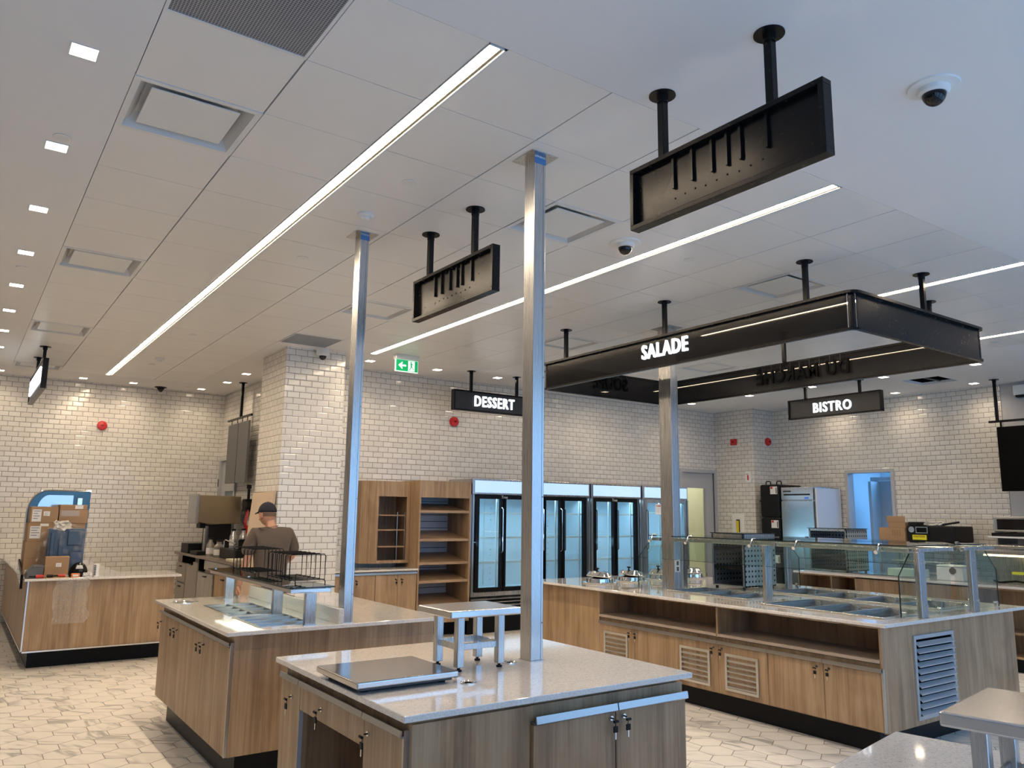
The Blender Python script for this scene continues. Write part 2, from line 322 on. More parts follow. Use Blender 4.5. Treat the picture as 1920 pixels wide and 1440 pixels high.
def text(name, s, size, ext, M, m, parent, bold=.012, label=None):
    cu = bpy.data.curves.new('t', 'FONT'); cu.body = s; cu.size = size; cu.extrude = ext; cu.offset = bold*size; cu.align_x = 'CENTER'; cu.align_y = 'CENTER'; cu.resolution_u = 3; cu.space_character = 1.16 if bold > .01 else 1
    o = bpy.data.objects.new('t', cu); C.objects.link(o); bpy.context.view_layer.update()
    me = bpy.data.meshes.new_from_object(o.evaluated_get(bpy.context.evaluated_depsgraph_get())); bpy.data.objects.remove(o); bpy.data.curves.remove(cu)
    me.name = name; me.transform(Matrix.Translation(-org(parent)) @ M); me.materials.clear(); me.materials.append(m)
    o = bpy.data.objects.new(name, me); C.objects.link(o)
    if parent: o.parent = parent
    return o
def facing(loc, d, mirror=False, sx=1, sy=1):
    """matrix that puts text (x right, y up) on a wall facing direction d: '-x', '-y', '+x'"""
    cols = {'-x': ((0,-1,0), (0,0,1), (-1,0,0)), '-y': ((1,0,0), (0,0,1), (0,-1,0)), '+x': ((0,1,0), (0,0,1), (1,0,0)), '+y': ((-1,0,0), (0,0,1), (0,1,0)), 'z': ((1,0,0),(0,1,0),(0,0,1))}[d]
    a, b, c = [Vector(q) for q in cols]
    return Matrix.Translation(loc) @ Matrix(((a.x*sx,b.x*sy,c.x,0),(a.y*sx,b.y*sy,c.y,0),(a.z*sx,b.z*sy,c.z,0),(0,0,0,1)))
# ================================================================= setting
CZ = 3.55; YB = 9.8; YL = 13.58; XS = 3.6; XR = 12.2; YF = -1.25
struct(MB().box(-3, 15, YF-.1, 14, -.05, 0).build('floor', HEX))
def yfront(x): return 2.505 - .0145*(x-.467)
mb = MB()
mb.box(-3, .467, YF, 14, CZ, CZ+.05)
mb.prism([(.467, YF), (9.52, YF), (9.52, yfront(9.52)), (.467, yfront(.467))], 'z', CZ, CZ+.05)
mb.box(9.52, 10.85, YF, 14, CZ, CZ+.05).box(11.42, 15, YF, 14, CZ, CZ+.05).box(10.85, 11.42, YF, 5.25, CZ, CZ+.05).box(10.85, 11.42, 5.76, 14, CZ, CZ+.05)
mb.box(.467, 2.88, 12.65, 14, CZ, CZ+.05).box(2.88, 9.52, 8.80, 14, CZ, CZ+.05)
struct(mb.build('ceiling', CEILD))
struct(MB().box(-3, 15, YF, 14, 3.75, 3.8).build('ceiling', DARK))  # black sheet above the panels, added so their gaps read dark
COLS = [(.467,1.05),(1.05,1.624),(1.712,2.295),(2.295,2.88),(2.88,3.455),(3.455,4.02),(4.105,4.69),(4.69,5.27),(5.27,5.85),(5.85,6.43),(6.52,7.10),(7.10,7.68),(7.68,8.26),(8.26,8.85),(8.94,9.52)]
def yrow(k): return 2.495+.573*k
DIFF = [(0,2),(0,7),(0,12),(0,17),(4,2),(4,7),(8,2),(8,7),(12,7),(12,2)]
GRIL = [(0,0),(4,10)]
mb = MB(); g = .0038; h = .0022
for ci, (a, b) in enumerate(COLS):
    for k in range(18):
        y0, y1 = yrow(k), yrow(k+1)
        if ci <= 3: y1 = min(y1, 12.65)
        elif k > 10: continue
        if (ci, k) in DIFF or (ci, k) in GRIL: continue
        if k == 0: mb.prism([(a+g, yfront(a)+h), (b-g, yfront(b)+h), (b-g, y1-h), (a+g, y1-h)], 'z', CZ, CZ+.02)
        else: mb.box(a+g, b-g, y0+h, y1-h, CZ, CZ+.02)
struct(mb.build('ceiling', CEILP))

WT = .12
# back-left wall, side wall with a door, tiled pillar, back wall with a door, tiled block, kitchen wall with a doorway
struct(MB().box(-3, XS+WT, YL, YL+WT, 0, CZ).build('wall_back_left', TILE))
struct(MB().box(XS, XS+WT, YB+WT, 12.60, 0, CZ).box(XS, XS+WT, 12.60, 13.50, 2.44, CZ).box(XS, XS+WT, 13.50, YL, 0, CZ).build('wall_side', TILE))
struct(MB().box(3.05, 3.79, 8.97, 9.84, 0, CZ).build('wall_pillar', TILE))
struct(MB().box(3.79, 10.66, YB, YB+WT, 0, CZ).box(10.66, 11.54, YB, YB+WT, 2.42, CZ).box(11.54, 11.62, YB, YB+WT, 0, CZ).build('wall_back', TILE))
struct(MB().box(11.60, 12.40, 8.93, YB, 0, CZ).build('wall_block', TILE))
struct(MB().box(XR, XR+WT, 7.50, 8.93, 0, CZ).box(XR, XR+WT, 5.05, 6.74, 0, CZ).box(XR, XR+WT, 6.74, 7.50, 2.36, CZ).build('wall_right', TILE))
struct(MB().box(XR, XR+WT, YF, 5.05, 0, CZ).build('wall_right', DRY))
struct(MB().box(XR-.003, XR, 5.05-.006, 5.05, 0, CZ).box(XR-.004, XR, 2, 5.04, 2.53, 2.537).build('trim_1', mat('panel_joint', (.12,.12,.12), .6)))
struct(MB().box(-3-WT, -3, YF, YL, 0, CZ).build('wall_left', WPAINT))
mb = MB().box(-3, -1.1, YF-WT, YF, 0, CZ).box(11.9, XR, YF-WT, YF, 0, CZ).box(-1.1, 11.9, YF-WT, YF, 0, .28).box(-1.1, 11.9, YF-WT, YF, 3.22, CZ)
for a, b in ((.7,.9),(2.9,3.1),(5.1,5.3),(7.3,7.5),(9.5,9.7)): mb.box(a, b, YF-WT, YF, .28, 3.22)
struct(mb.build('wall_front', WPAINT))
for i, (a, b) in enumerate(BAYS):
    f = MB().frame('y', YF-.09, YF-.03, a, b, .28, 3.22, .05); f.box(a, b, YF-.09, YF-.03, 1.28, 1.34)
    f = struct(f.build('window_%d' % (i+1), GREYD))
    MB().box(a+.04, b-.04, YF-.065, YF-.055, .32, 3.18).build('pane', GLASS, f)
# room seen through the kitchen doorway, daylit
BLUEP = mat('pale_corridor_paint', (.62,.66,.7), .6)
struct(MB().box(12.32, 15, 8.3, 8.4, 0, 2.9).box(12.32, 15, 5.6, 5.7, 0, 2.9).box(14.6, 14.7, 5.7, 8.3, 0, 2.9).box(12.32, 14.7, 5.7, 8.3, 2.9, 2.95).build('wall_corridor', BLUEP))
area('daylight', (13.9, 6.6, 2.85), (0, 0, 0), 1.0, 1.6, 60, (.2,.52,1))
df = struct(MB().frame('x', XR-.03, XR+WT+.02, 6.70, 7.54, -.04, 2.40, .05).build('door_2', DOORG))
lf = struct(MB().box(13.05, 13.85, 7.60, 7.65, .01, 2.25).box(13.15,13.3, 7.59,7.60, 1.0,1.0+.01).build('door_3', mat('corridor_door_paint', (.6,.64,.68), .5)))
# inner door frame and leaf further in, standing square to the doorway
struct(MB().frame('x', 13.30, 13.42, 6.35, 7.75, -.04, 2.33, .06).build('door_4', mat('corridor_frame_paint', (.6,.64,.68), .5)))
lf2 = struct(MB().box(13.33, 13.38, 6.42, 6.70, .01, 2.26).box(13.33, 13.38, 7.32, 7.70, .01, 2.26).box(13.33, 13.38, 6.70, 7.32, .01, .4).box(13.33, 13.38, 6.70, 7.32, 2.02, 2.26).build('door_5', mat('corridor_leaf_paint', (.5,.55,.6), .5)))
MB().box(13.35, 13.36, 6.70, 7.32, .4, 2.02).build('pane', GLASS, lf2)
MB().box(13.29, 13.33, 6.74, 6.78, .7, 2.0).box(13.28, 13.33, 6.72, 6.80, 1.22, 1.32).build('push_bar', GREYD, lf2)
# back door with glazed light, warm lobby behind it
struct(MB().box(10.3, 10.4, YB+WT, 11.6, 0, 2.9).box(11.8, 11.9, YB+WT, 11.6, 0, 2.9).box(10.4, 11.8, 11.6, 11.7, 0, 2.9).box(10.3, 11.9, YB+WT, 11.7, 2.9, 2.95).build('wall_lobby', mat('cream_lobby_paint', (.72,.70,.58), .6)))
area('lobby_light', (11.1, 10.8, 2.86), (0,0,0), .9, .9, 20, (1,.90,.72))
d = struct(MB().frame('y', YB-.03, YB+WT, 10.60, 11.60, -.04, 2.46, .06).build('door_1', DOORG))
lf = MB().box(10.66, 10.80, YB+.02, YB+.065, .01, 2.40).box(11.32, 11.54, YB+.02, YB+.065, .01, 2.40).box(10.80, 11.32, YB+.02, YB+.065, 2.12, 2.40).box(10.80, 11.32, YB+.02, YB+.065, .01, .35).build('leaf', DOORG, d)
MB().box(10.80, 11.32, YB+.035, YB+.045, .35, 2.12).build('pane', GLASS, lf)
LB = MB()
for z in (.8, 1.25, 1.7, 2.1): LB.box(10.4, 11.8, 11.592, 11.6, z-.008, z+.008)
LB.box(11.05, 11.065, 11.592, 11.6, 0, 2.9).box(11.0, 11.15, 11.585, 11.6, 1.28, 1.42); struct(LB.build('trim_2', mat('lobby_joint', (.2,.18,.1), .6)))
MB().box(11.27, 11.32, YB+.01, YB+.03, .6, 2.1).build('pull_bar', GREYP, lf)
# side-wall door with small glazed light
d = struct(MB().frame('x', XS-.03, XS+WT, 12.57, 13.54, -.04, 2.48, .06).build('door_6', DOORG))
lf = MB().box(XS+.02, XS+.065, 12.63, 12.80, .01, 2.42).box(XS+.02, XS+.065, 13.26, 13.48, .01, 2.42).box(XS+.02, XS+.065, 12.80, 13.26, 1.92, 2.42).box(XS+.02, XS+.065, 12.80, 13.26, .01, .9).build('leaf', DOORG, d)
MB().box(XS+.035, XS+.045, 12.80, 13.26, .9, 1.92).build('pane', mat('dim_door_glass', (.10,.14,.15), .08), lf)
MB().cyl((XS-.03, 13.5, 2.0), (XS-.03, 13.5, 2.12), .015).build('hinge', GREYD, lf)

# ================================================================= ceiling fittings
def diffuser(ci, k):
    a, b = COLS[ci]; y0, y1 = yrow(k), yrow(k+1)
    if ci <= 3: y1 = min(y1, 12.65)
    cx, cy = (a+b)/2, (y0+y1)/2; hx, hy = (b-a)/2-.002, (y1-y0)/2-.002
    where = {(0,2): 'nearest one of the left column of ceiling panels', (0,7): 'second of the left column, closer to the small square downlights', (0,12): 'third of the left column, before the side-on lit sign',
             (0,17): 'last of the left column, half hidden behind the side-on lit sign', (4,2): 'just right of the front steel post, behind the dome camera', (4,7): 'beside the farther steel post, under the smaller blank sign',
             (8,2): 'in front of the black canopy, by its front hanger rod', (8,7): 'behind the left end of the black canopy', (12,7): 'seen through the black canopy beyond the letters', (12,2): 'above the far right of the black canopy'}[(ci,k)]
    t = thing('air_diffuser', 'square white air diffuser, '+where, 'air diffuser', (cx, cy, CZ), 'square air diffusers in the panel ceiling')
    f = MB(); e = .012
    f.frame('z', CZ-.004, CZ+.006, cx-hx, cx+hx, cy-hy, cy+hy, .03); f.build('frame', WHITEP, t)
    p = MB(); ix, iy = hx-.03, hy-.03; jx, jy = hx-.075, hy-.075 if hy > .2 else hy*.5
    for q in ((( cx-ix,cy-iy),(cx+ix,cy-iy),(cx+jx,cy-jy),(cx-jx,cy-jy)), ((cx+ix,cy-iy),(cx+ix,cy+iy),(cx+jx,cy+jy),(cx+jx,cy-jy)), ((cx+ix,cy+iy),(cx-ix,cy+iy),(cx-jx,cy+jy),(cx+jx,cy+jy)), ((cx-ix,cy+iy),(cx-ix,cy-iy),(cx-jx,cy-jy),(cx-jx,cy+jy))):
        p.quad((*q[0], CZ+.002), (*q[1], CZ+.002), (*q[2], CZ+.07), (*q[3], CZ+.07))
    p.box(cx-jx-.01, cx+jx+.01, cy-jy-.01, cy+jy+.01, CZ+.07, CZ+.10)
    p.build('plenum', mat('diffuser_inside', (.62,.62,.61), .6), t)
    MB().box(cx-jx+.01, cx+jx-.01, cy-jy+.01, cy+jy-.01, CZ+.004, CZ+.012).build('plaque', WHITEP, t, bevel=.004)
for c in DIFF: diffuser(*c)
for (ci, k), lab in zip(GRIL, ('dark perforated return air grille at the top edge of the photo', 'grey perforated return air grille in the ceiling in front of the tiled pillar')):
    a, b = COLS[ci]; y0, y1 = yrow(k), yrow(k+1); cx, cy = (a+b)/2, (y0+y1)/2
    t = thing('return_grille', lab, 'grille', (cx, cy, CZ), 'perforated ceiling grilles')
    MB().frame('z', CZ-.004, CZ+.01, a+.002, b-.002, y0+.002, y1-.002, .014).build('frame', WHITEP, t)
    MB().box(a+.016, b-.016, y0+.016, y1-.016, CZ, CZ+.004).build('perforated_plate', GRILLE, t)
t = thing('access_opening', 'black open square hatch in the white ceiling above the kitchen wall', 'ceiling hatch', (11.13, 5.5, CZ))
MB().box(10.851, 11.419, 5.251, 5.759, CZ+.035, CZ+.045).build('shade_panel', DARK, t); MB().box(10.85, 11.42, 5.49, 5.52, CZ+.02, CZ+.034).build('crossbar', GREYD, t)  # black panel paints in the shade of the open hatch

def strip(x0, x1, y0, y1, lab):
    t = thing('linear_light', lab, 'light', ((x0+x1)/2, (y0+y1)/2, CZ), 'recessed linear ceiling lights')
    MB().box(x0, x0+.004, y0, y1, CZ-.002, CZ+.05).box(x1-.010, x1, y0, y1, CZ-.003, CZ+.05).box(x0, x1, y0, y0+.004, CZ-.002, CZ+.05).box(x0, x1, y1-.004, y1, CZ-.002, CZ+.05).box(x0, x1, y0, y1, CZ+.05, CZ+.055).build('housing', WHITEP, t)
    MB().box(x0+.006, x1-.032, y0+.005, y1-.005, CZ+.004, CZ+.012).build('diffuser', STRIPE, t)
    MB().box(x1-.031, x1-.0145, y0+.005, y1-.005, CZ-.001, CZ+.004).build('reveal', mat('dim_gap_tan', (.45,.36,.24), .6), t)  # tan paints in the dimmer light of the gap
    MB().box(x1-.0142, x1-.0105, y0+.005, y1-.005, CZ-.001, CZ+.004).build('edge_glow', mat('recess_wall_glow', (1,1,1), .4, emit=(1,.85,.6), es=8), t)  # glow added to imitate the lit side wall of the recess
strip(1.626, 1.714, 2.50, 12.62, 'long warm linear ceiling light running to the far left wall')
strip(4.020, 4.108, 2.46, 8.76, 'warm linear ceiling light passing behind both steel posts')
strip(6.430, 6.518, 2.42, 5.60, 'warm linear ceiling light above the front corner of the black canopy')
strip(8.852, 8.938, 2.40, 8.70, 'warm linear ceiling light at the right edge, behind the black canopy')

DLP = [(.257, 3.58+1.095*i) for i in range(9)] + [(.35, 13.2), (1.406, 13.2), (2.097, 13.2), (3.1, 13.15), (3.244, 12.19), (3.247, 11.23)] + \
      [(4.23, 9.2), (5.23, 9.2), (6.23, 9.2), (7.2, 9.2), (8.3, 9.2)] + [(10.36, 4.54), (10.36, 5.75), (10.34, 6.86), (10.36, 8.01), (10.36, 9.24), (11.84, 6.4), (11.83, 5.23), (11.84, 7.6), (11.84, 4.05)]
def dl_label(i):
    if i < 9: return 'square warm downlight in the left edge ceiling strip, %s' % ['nearest and largest of the row', 'second of the row', 'third of the row', 'fourth of the row', 'fifth of the row', 'sixth of the row', 'seventh of the row', 'eighth of the row', 'farthest of the row'][i]
    return {9: 'small downlight close to the far left tiled wall, left of the side-on lit sign', 10: 'small downlight by the far left tiled wall, leftmost of two right of the side-on sign', 11: 'small downlight at the far tiled wall, just right of the long linear light',
     12: 'small downlight in the far left ceiling corner', 13: 'small downlight left of the hanging dark panels on a rod', 14: 'small downlight by the tiled pillar, nearest of three', 15: 'small downlight right behind the farther steel post, left of the exit sign',
     16: 'small downlight between the exit sign and the DESSERT sign', 17: 'small downlight hidden close behind the front steel post', 18: 'small downlight over the tall coolers behind the canopy', 19: 'small downlight over the last cooler behind the canopy',
     20: 'small downlight at the right tip of the black canopy', 21: 'small downlight right of the dark mirrored letters, under the canopy edge', 22: 'small downlight left of the upper part of the BISTRO sign', 23: 'small downlight under the canopy edge, above the red square alarm',
     24: 'small downlight leftmost of the kitchen group, beside the third steel post', 25: 'small downlight above the right end of the BISTRO sign', 26: 'small downlight beside the black ceiling hatch, near the kitchen wall', 27: 'small downlight behind the BISTRO sign', 28: 'small downlight beyond the right edge, over the grey wall'}[i]
proto = None
for i, (x, y) in enumerate(DLP):
    if proto is None:
        t = thing('downlight', dl_label(0), 'light', (x, y, CZ), 'recessed downlights')
        MB().frame('z', CZ-.003, CZ+.001, x-.058, x+.058, y-.058, y+.058, .008).build('trim', WHITEP, t)
        MB().box(x-.05, x+.05, y-.05, y+.05, CZ-.002, CZ-.001).build('lens', LENS, t); proto = t
    else: t = dup(proto, (x, y, CZ), dl_label(i))
    d = bpy.data.lights.new('downlight_beam', 'SPOT'); d.energy = 17; d.color = WARM; d.spot_size = math.radians(150); d.spot_blend = 1; d.shadow_soft_size = .05
    o = bpy.data.objects.new('downlight_beam', d); o.location = (x, y, CZ-.02); C.objects.link(o)

def disc(x, y, lab): tag(MB().lathe([(.042,0),(.045,-.004),(.040,-.006),(.001,-.006)], (x, y, CZ), 24).build('sprinkler_cover', WHITEP), lab, 'sprinkler cover', 'round sprinkler cover plates')
for x, y, l in ((2.01,3.94,'round white sprinkler cover plate nearest, between the linear light and the front post'), (2.01,5.68,'round white sprinkler cover plate left of the farther steel post'), (4.4,3.91,'round white sprinkler cover plate behind the dome camera by the second linear light'),
    (2.0,9.06,'round white sprinkler cover plate in the far ceiling right of the long linear light'), (.27,4.53,'round white sprinkler cover plate touching the second square downlight'), (2.0,11.3,'round white sprinkler cover plate farthest right of the long linear light'),
    (.26,7.32,'round white sprinkler cover plate between the left downlights'), (2.89,13.08,'round white sprinkler cover plate next to the black dome camera on the far left'), (4.75,7.66,'round white sprinkler cover plate above the DESSERT sign'), (4.4,5.67,'round white sprinkler cover plate right of the front post under the second linear light'), (9.21,3.82,'round white sprinkler cover plate right of the black canopy end')): disc(x, y, l)
def smoke(x, y, lab):
    t = thing('smoke_detector', lab, 'smoke detector', (x, y, CZ), 'smoke detectors')
    MB().lathe([(.055,0),(.057,-.012),(.046,-.022),(.001,-.022)], (x,y,CZ), 24).build('base', WPLAST, t); MB().lathe([(.030,-.022),(.028,-.038),(.001,-.042)], (x,y,CZ), 20).build('sensor_head', WPLAST, t, smooth='auto')
smoke(2.02, 4.56, 'white round smoke detector above the farther steel post'); smoke(2.0, 10.78, 'tiny white smoke detector in the far left ceiling')
def domecam(x, y, lab, r=.11, black=False):
    t = thing('dome_camera', lab, 'security camera', (x, y, CZ), 'dome security cameras')
    MB().lathe([(r,0),(r*.98,-.008),(r*.62,-.012),(r*.60,-.03),(r*.50,-.038),(.001,-.038)], (x,y,CZ), 36).build('mounting_ring', BLACKM if black else WPLAST, t, smooth='auto')
    MB().lathe([(r*.46*math.cos(a), -.036-r*.5*math.sin(a)) for a in [i*PI/2/8 for i in range(8)]]+[(.001,-.036-r*.5)], (x,y,CZ), 28).build('smoked_dome', BLACKG, t, smooth=True)
    if not black: MB().box(x-.01, x+.01, y-.02, y+.0, CZ-.036-r*.42, CZ-.036-r*.36).build('lens_barrel', GREYP, t)
domecam(3.43, 1.58, 'white dome security camera on the bare ceiling at the upper right'); domecam(3.75, 3.93, 'white dome security camera between the two large blank signs'); domecam(2.53, 13.37, 'small black dome security camera at the far left wall', .09, True)
t = thing('dome_camera', 'white security camera with dark eye at the top of the tiled pillar', 'security camera', (3.46, 8.93, 3.5), 'dome security cameras')
MB().lathe([(.075,.05),(.08,.02),(.078,-.02),(.055,-.035),(.001,-.035)], (3.46,8.88,3.5), 28).build('housing', WPLAST, t, smooth='auto'); MB().lathe([(.045*math.cos(a), -.034-.05*math.sin(a)) for a in [i*PI/2/6 for i in range(6)]]+[(.001,-.084)], (3.46,8.88,3.5), 24).build('smoked_dome', BLACKG, t, smooth=True)

# ---- exit sign
t = thing('exit_sign', 'green and white running man exit sign with left arrow hanging from the ceiling', 'exit sign', (4.44, 8.6, CZ))
MB().box(4.28, 4.60, 8.55, 8.64, 3.49, CZ).build('housing', WPLAST, t, bevel=.006)
GREEN = mat('lit_green_sign', (.0,.25,.08), .4, emit=(.0,.33,.10), es=.8); GW = mat('lit_white_sign', (.8,.85,.8), .4, emit=(.8,1,.9), es=.9)
MB().box(4.285, 4.595, 8.575, 8.60, 3.34, 3.49).build('edge_lit_panel', GW, t)
MB().box(4.29, 4.59, 8.572, 8.575, 3.347, 3.487).build('green_field', GREEN, t)
MB().prism([(4.318,3.417),(4.375,3.465),(4.375,3.44),(4.36,3.428),(4.425,3.428),(4.425,3.406),(4.36,3.406),(4.375,3.394),(4.375,3.37)], 'y', 8.569, 8.572).build('arrow', GW, t)
MB().box(4.455, 4.545, 8.5695, 8.572, 3.353, 3.481).build('doorway', GW, t)
MB().lathe([(.001,-.001),(.010,-.001),(.010,.001),(.001,.001)], (0,0,0), 14).bm.free()
f = MB(); f.prism([(4.492+.010*math.cos(a), 3.466+.010*math.sin(a)) for a in [i*2*PI/12 for i in range(12)]], 'y', 8.567, 8.5695)
f.prism([(4.483,3.455),(4.503,3.455),(4.507,3.415),(4.49,3.412)], 'y', 8.567, 8.5695).prism([(4.483,3.455),(4.468,3.435),(4.458,3.438),(4.460,3.444),(4.470,3.442),(4.480,3.452)], 'y', 8.567, 8.5695)
f.prism([(4.503,3.455),(4.518,3.438),(4.530,3.442),(4.528,3.434),(4.515,3.430),(4.503,3.445)], 'y', 8.567, 8.5695).prism([(4.507,3.418),(4.516,3.398),(4.532,3.380),(4.540,3.384),(4.538,3.376),(4.528,3.371),(4.508,3.395),(4.498,3.412)], 'y', 8.567, 8.5695)
f.prism([(4.49,3.414),(4.486,3.39),(4.464,3.366),(4.470,3.360),(4.495,3.385),(4.500,3.412)], 'y', 8.567, 8.5695); f.build('running_figure', GREEN, t)

# ---- fire alarms and other wall devices
def alarm(c, d, lab, sq=False):
    t = thing('fire_alarm', lab, 'fire alarm', c, 'red fire alarms'); M = {'-y': Matrix(((1,0,0,c[0]),(0,0,-1,c[1]),(0,1,0,c[2]),(0,0,0,1))), '-x': Matrix(((0,0,-1,c[0]),(1,0,0,c[1]),(0,1,0,c[2]),(0,0,0,1)))}[d]
    b = MB(); s_ = .055
    if sq: b.box(-s_, s_, -s_, s_, 0, .05)
    else: b.lathe([(.072,0),(.074,.02),(.060,.045),(.03,.05),(.001,.05)], n=28)
    bmesh.ops.transform(b.bm, matrix=M, verts=b.bm.verts); b.build('body', RED, t, smooth='auto')
    b = MB().box(-.02,.02,-.012,.012,.05,.056); bmesh.ops.transform(b.bm, matrix=M, verts=b.bm.verts); b.build('strobe', mat('dark_red_lens', (.2,.01,.01), .2), t)
alarm((1.77,YL,2.89), '-y', 'round red fire alarm on the far left tiled wall'); alarm((5.87,YB,2.935), '-y', 'round red fire alarm on the tiled wall below the DESSERT sign')
alarm((11.6,9.34,2.96), '-x', 'square red fire alarm on the tiled block left of the BISTRO sign', True); alarm((12.01,8.93,2.965), '-y', 'round red fire alarm on the bluish tiled face left of the BISTRO sign')
t = thing('extinguisher_sign', 'small white sign with a red extinguisher symbol on the tiled block', 'sign', (11.59, 9.06, 2.33))
MB().box(11.59, 11.6, 9.0, 9.12, 2.22, 2.42).build('plate', WPLAST, t); MB().box(11.587, 11.59, 9.045, 9.075, 2.26, 2.35).box(11.587,11.59,9.05,9.10,2.362,2.372).build('symbol', RED, t)
t = thing('wall_station', 'white wall box with a yellow handle, low on the tiled block', 'pull station', (11.6, 9.3, 1.46))
MB().box(11.585, 11.6, 9.18, 9.44, 1.25, 1.66).build('plate', WPLAST, t, bevel=.004); MB().box(11.572, 11.585, 9.27, 9.34, 1.32, 1.56).build('black_surround', BLACKM, t)
MB().box(11.562, 11.572, 9.28, 9.33, 1.34, 1.54).build('yellow_handle', mat('yellow_plastic', (.75,.55,.02), .4), t)
t = thing('wall_sensor', 'white box on the grey wall at the right edge', 'wall box', (12.17, 4.7, 3.45)); MB().box(12.10, 12.2, 4.45, 4.84, 3.36, 3.5).build('case', WPLAST, t, bevel=.006); MB().box(12.12,12.2,4.5,4.82,3.33,3.36).build('dark_underside', BLACKM, t)

# ================================================================= steel posts
def post(x0, x1, y0, y1, lab, tape=True, px=.05):
    cx, cy = (x0+x1)/2, (y0+y1)/2; t = thing('steel_post', lab, 'post', (cx, cy, .905), 'brushed steel service posts'); z0 = .905
    MB().box(x0, x1, y0, y1, z0+.002, CZ).build('shaft', STEEL, t, bevel=.003)
    MB().box(x0-px, x1+px, y0-px, y1+px, CZ-.004, CZ+.0).build('ceiling_plate', STEEL, t, bevel=.001)
    MB().box(x1-.016, x1-.0145, y0-.0006, y0, z0+.002, CZ-.02).build('side_seam', mat('seam_line', (.03,.03,.03), .6), t)
    s = MB(); 
    for i in range(4): s.cyl((x1-.008, y0-.0022, z0+.18+i*.62), (x1-.008, y0, z0+.18+i*.62), .0032, 8)
    s.build('screws', GREYD, t)
    if tape: MB().box(x0-.0006, x1+.0006, y0-.0012, y0-.0002, CZ-.045, CZ-.01).build('blue_tape', BLUEST, t, label='strip of blue protective tape at the top')
    MB().box(x0-.004, x1+.004, y0-.004, y1+.004, z0, z0+.003).build('foot_plate', STEEL, t)
    return t
post(2.389, 2.464, 3.20, 3.292, 'nearest brushed steel square post standing on the front white counter')
post(2.142, 2.208, 4.905, 4.995, 'brushed steel square post behind the white ledge of the middle counter')
p3 = post(5.857, 5.962, 5.50, 5.665, 'brushed steel square post passing under the black canopy to the glass-topped serving island', False)
o = MB().box(5.865, 5.935, 5.494, 5.50, 1.07, 1.19).build('outlet_plate', WPLAST, p3, bevel=.003)
MB().box(5.885, 5.915, 5.492, 5.494, 1.08, 1.12).box(5.885, 5.915, 5.492, 5.494, 1.135, 1.175).build('sockets', GREYD, o)

# ================================================================= hanging signs
def rod(t, x, y, z, r=.018):
    MB().box(x-r, x+r, y-r, y+r, z, CZ-.006).build('hanger_rod', BLACK, t, bevel=.003)
    MB().lathe([(.062,0),(.062,-.006),(.001,-.006)], (x,y,CZ), 28).build('flange', BLACK, t)
    MB().cyl((x,y,CZ-.04),(x,y,CZ-.006),.026,12).build('collar', BLACK, t)
def blank_sign(x, y0, y1, z0, z1, rods, bars, lab):
    t = thing('hanging_sign', lab, 'sign', (x, (y0+y1)/2, z1), 'signs seen from their blank black backs')
    MB().frame('x', x-.028, x+.028, y0, y1, z0, z1, .022).build('frame', BLACK, t, bevel=.002)
    MB().box(x+.006, x+.012, y0+.02, y1-.02, z0+.02, z1-.02).build('back_panel', BLACK, t)
    for b in bars: MB().box(x-.008, x+.006, b-.006, b+.006, z0+.13, z1-.02).build('letter_bracket', BLACK, t)
    h = MB()
    for i in range(9): h.cyl((x+.0045, bars[0]+.0-i*(bars[0]-bars[-1])/8.5, z0+.085+.004*(i%3)), (x+.0062, bars[0]-i*(bars[0]-bars[-1])/8.5, z0+.085+.004*(i%3)), .0045, 8)
    h.build('bolt_holes', DARK, t)
    for y in rods: rod(t, x, y, z1)
blank_sign(2.50, 1.53, 2.555, 2.94, 3.24, (1.77, 2.36), (2.30,2.19,2.08,2.0,1.93,1.80), 'largest hanging black sign seen from its blank bracketed back, upper right')
blank_sign(2.55, 3.80, 4.82, 2.95, 3.245, (4.05, 4.63), (4.55,4.46,4.35,4.26,4.20,4.08), 'smaller hanging black sign seen from its blank back, between the two steel posts')

t = thing('hanging_sign', 'black hanging sign with lit white DESSERT lettering', 'sign', (6.03, 8.99, 3.27), 'lit name signs')
MB().frame('y', 8.95, 9.03, 5.36, 6.70, 2.99, 3.27, .02).build('frame', BLACK, t, bevel=.002); MB().box(5.38, 6.68, 8.97, 9.02, 3.01, 3.25).build('face_panel', mat('dark_grey_panel', (.016,.017,.02), .4), t)
text('lettering', 'DESSERT', .205, .010, facing((6.02, 8.955, 3.128), '-y', sx=.755), LETTER, t, .015)
for x in (5.65, 6.42): rod(t, x, 8.99, 3.27)
t = thing('hanging_sign', 'black hanging sign with lit white BISTRO lettering', 'sign', (10.3, 6.5, 3.37), 'lit name signs')
MB().frame('x', 10.27, 10.35, 5.76, 7.24, 3.075, 3.37, .02).build('frame', BLACK, t, bevel=.002); MB().box(10.29, 10.34, 5.78, 7.22, 3.095, 3.35).build('face_panel', MATS['dark_grey_panel'], t)
text('lettering', 'BISTRO', .20, .010, facing((10.28, 6.51, 3.21), '-x', sx=.84), LETTER, t, .015)
for y in (6.08, 6.95): rod(t, 10.31, y, 3.37)
t = thing('hanging_sign', 'black sign seen almost edge-on with a lit white face, far left', 'sign', (.72, 11.48, 3.36), 'lit name signs')
MB().frame('x', .69, .75, 10.54, 12.44, 3.0, 3.36, .02).build('frame', BLACK, t); MB().box(.70, .74, 10.56, 12.42, 3.02, 3.34).build('face_panel', MATS['dark_grey_panel'], t)
mb = MB(); y = 12.2
for wd in (.24, .22, .06, .24, .22, .22): mb.frame('x', .675, .70, y-wd, y, 3.08, 3.28, .06 if wd > .1 else .03); y -= wd+.06
mb.build('lettering', LETTER, t, bevel=.01)
for yy in (10.87, 11.75): rod(t, .72, yy, 3.36)

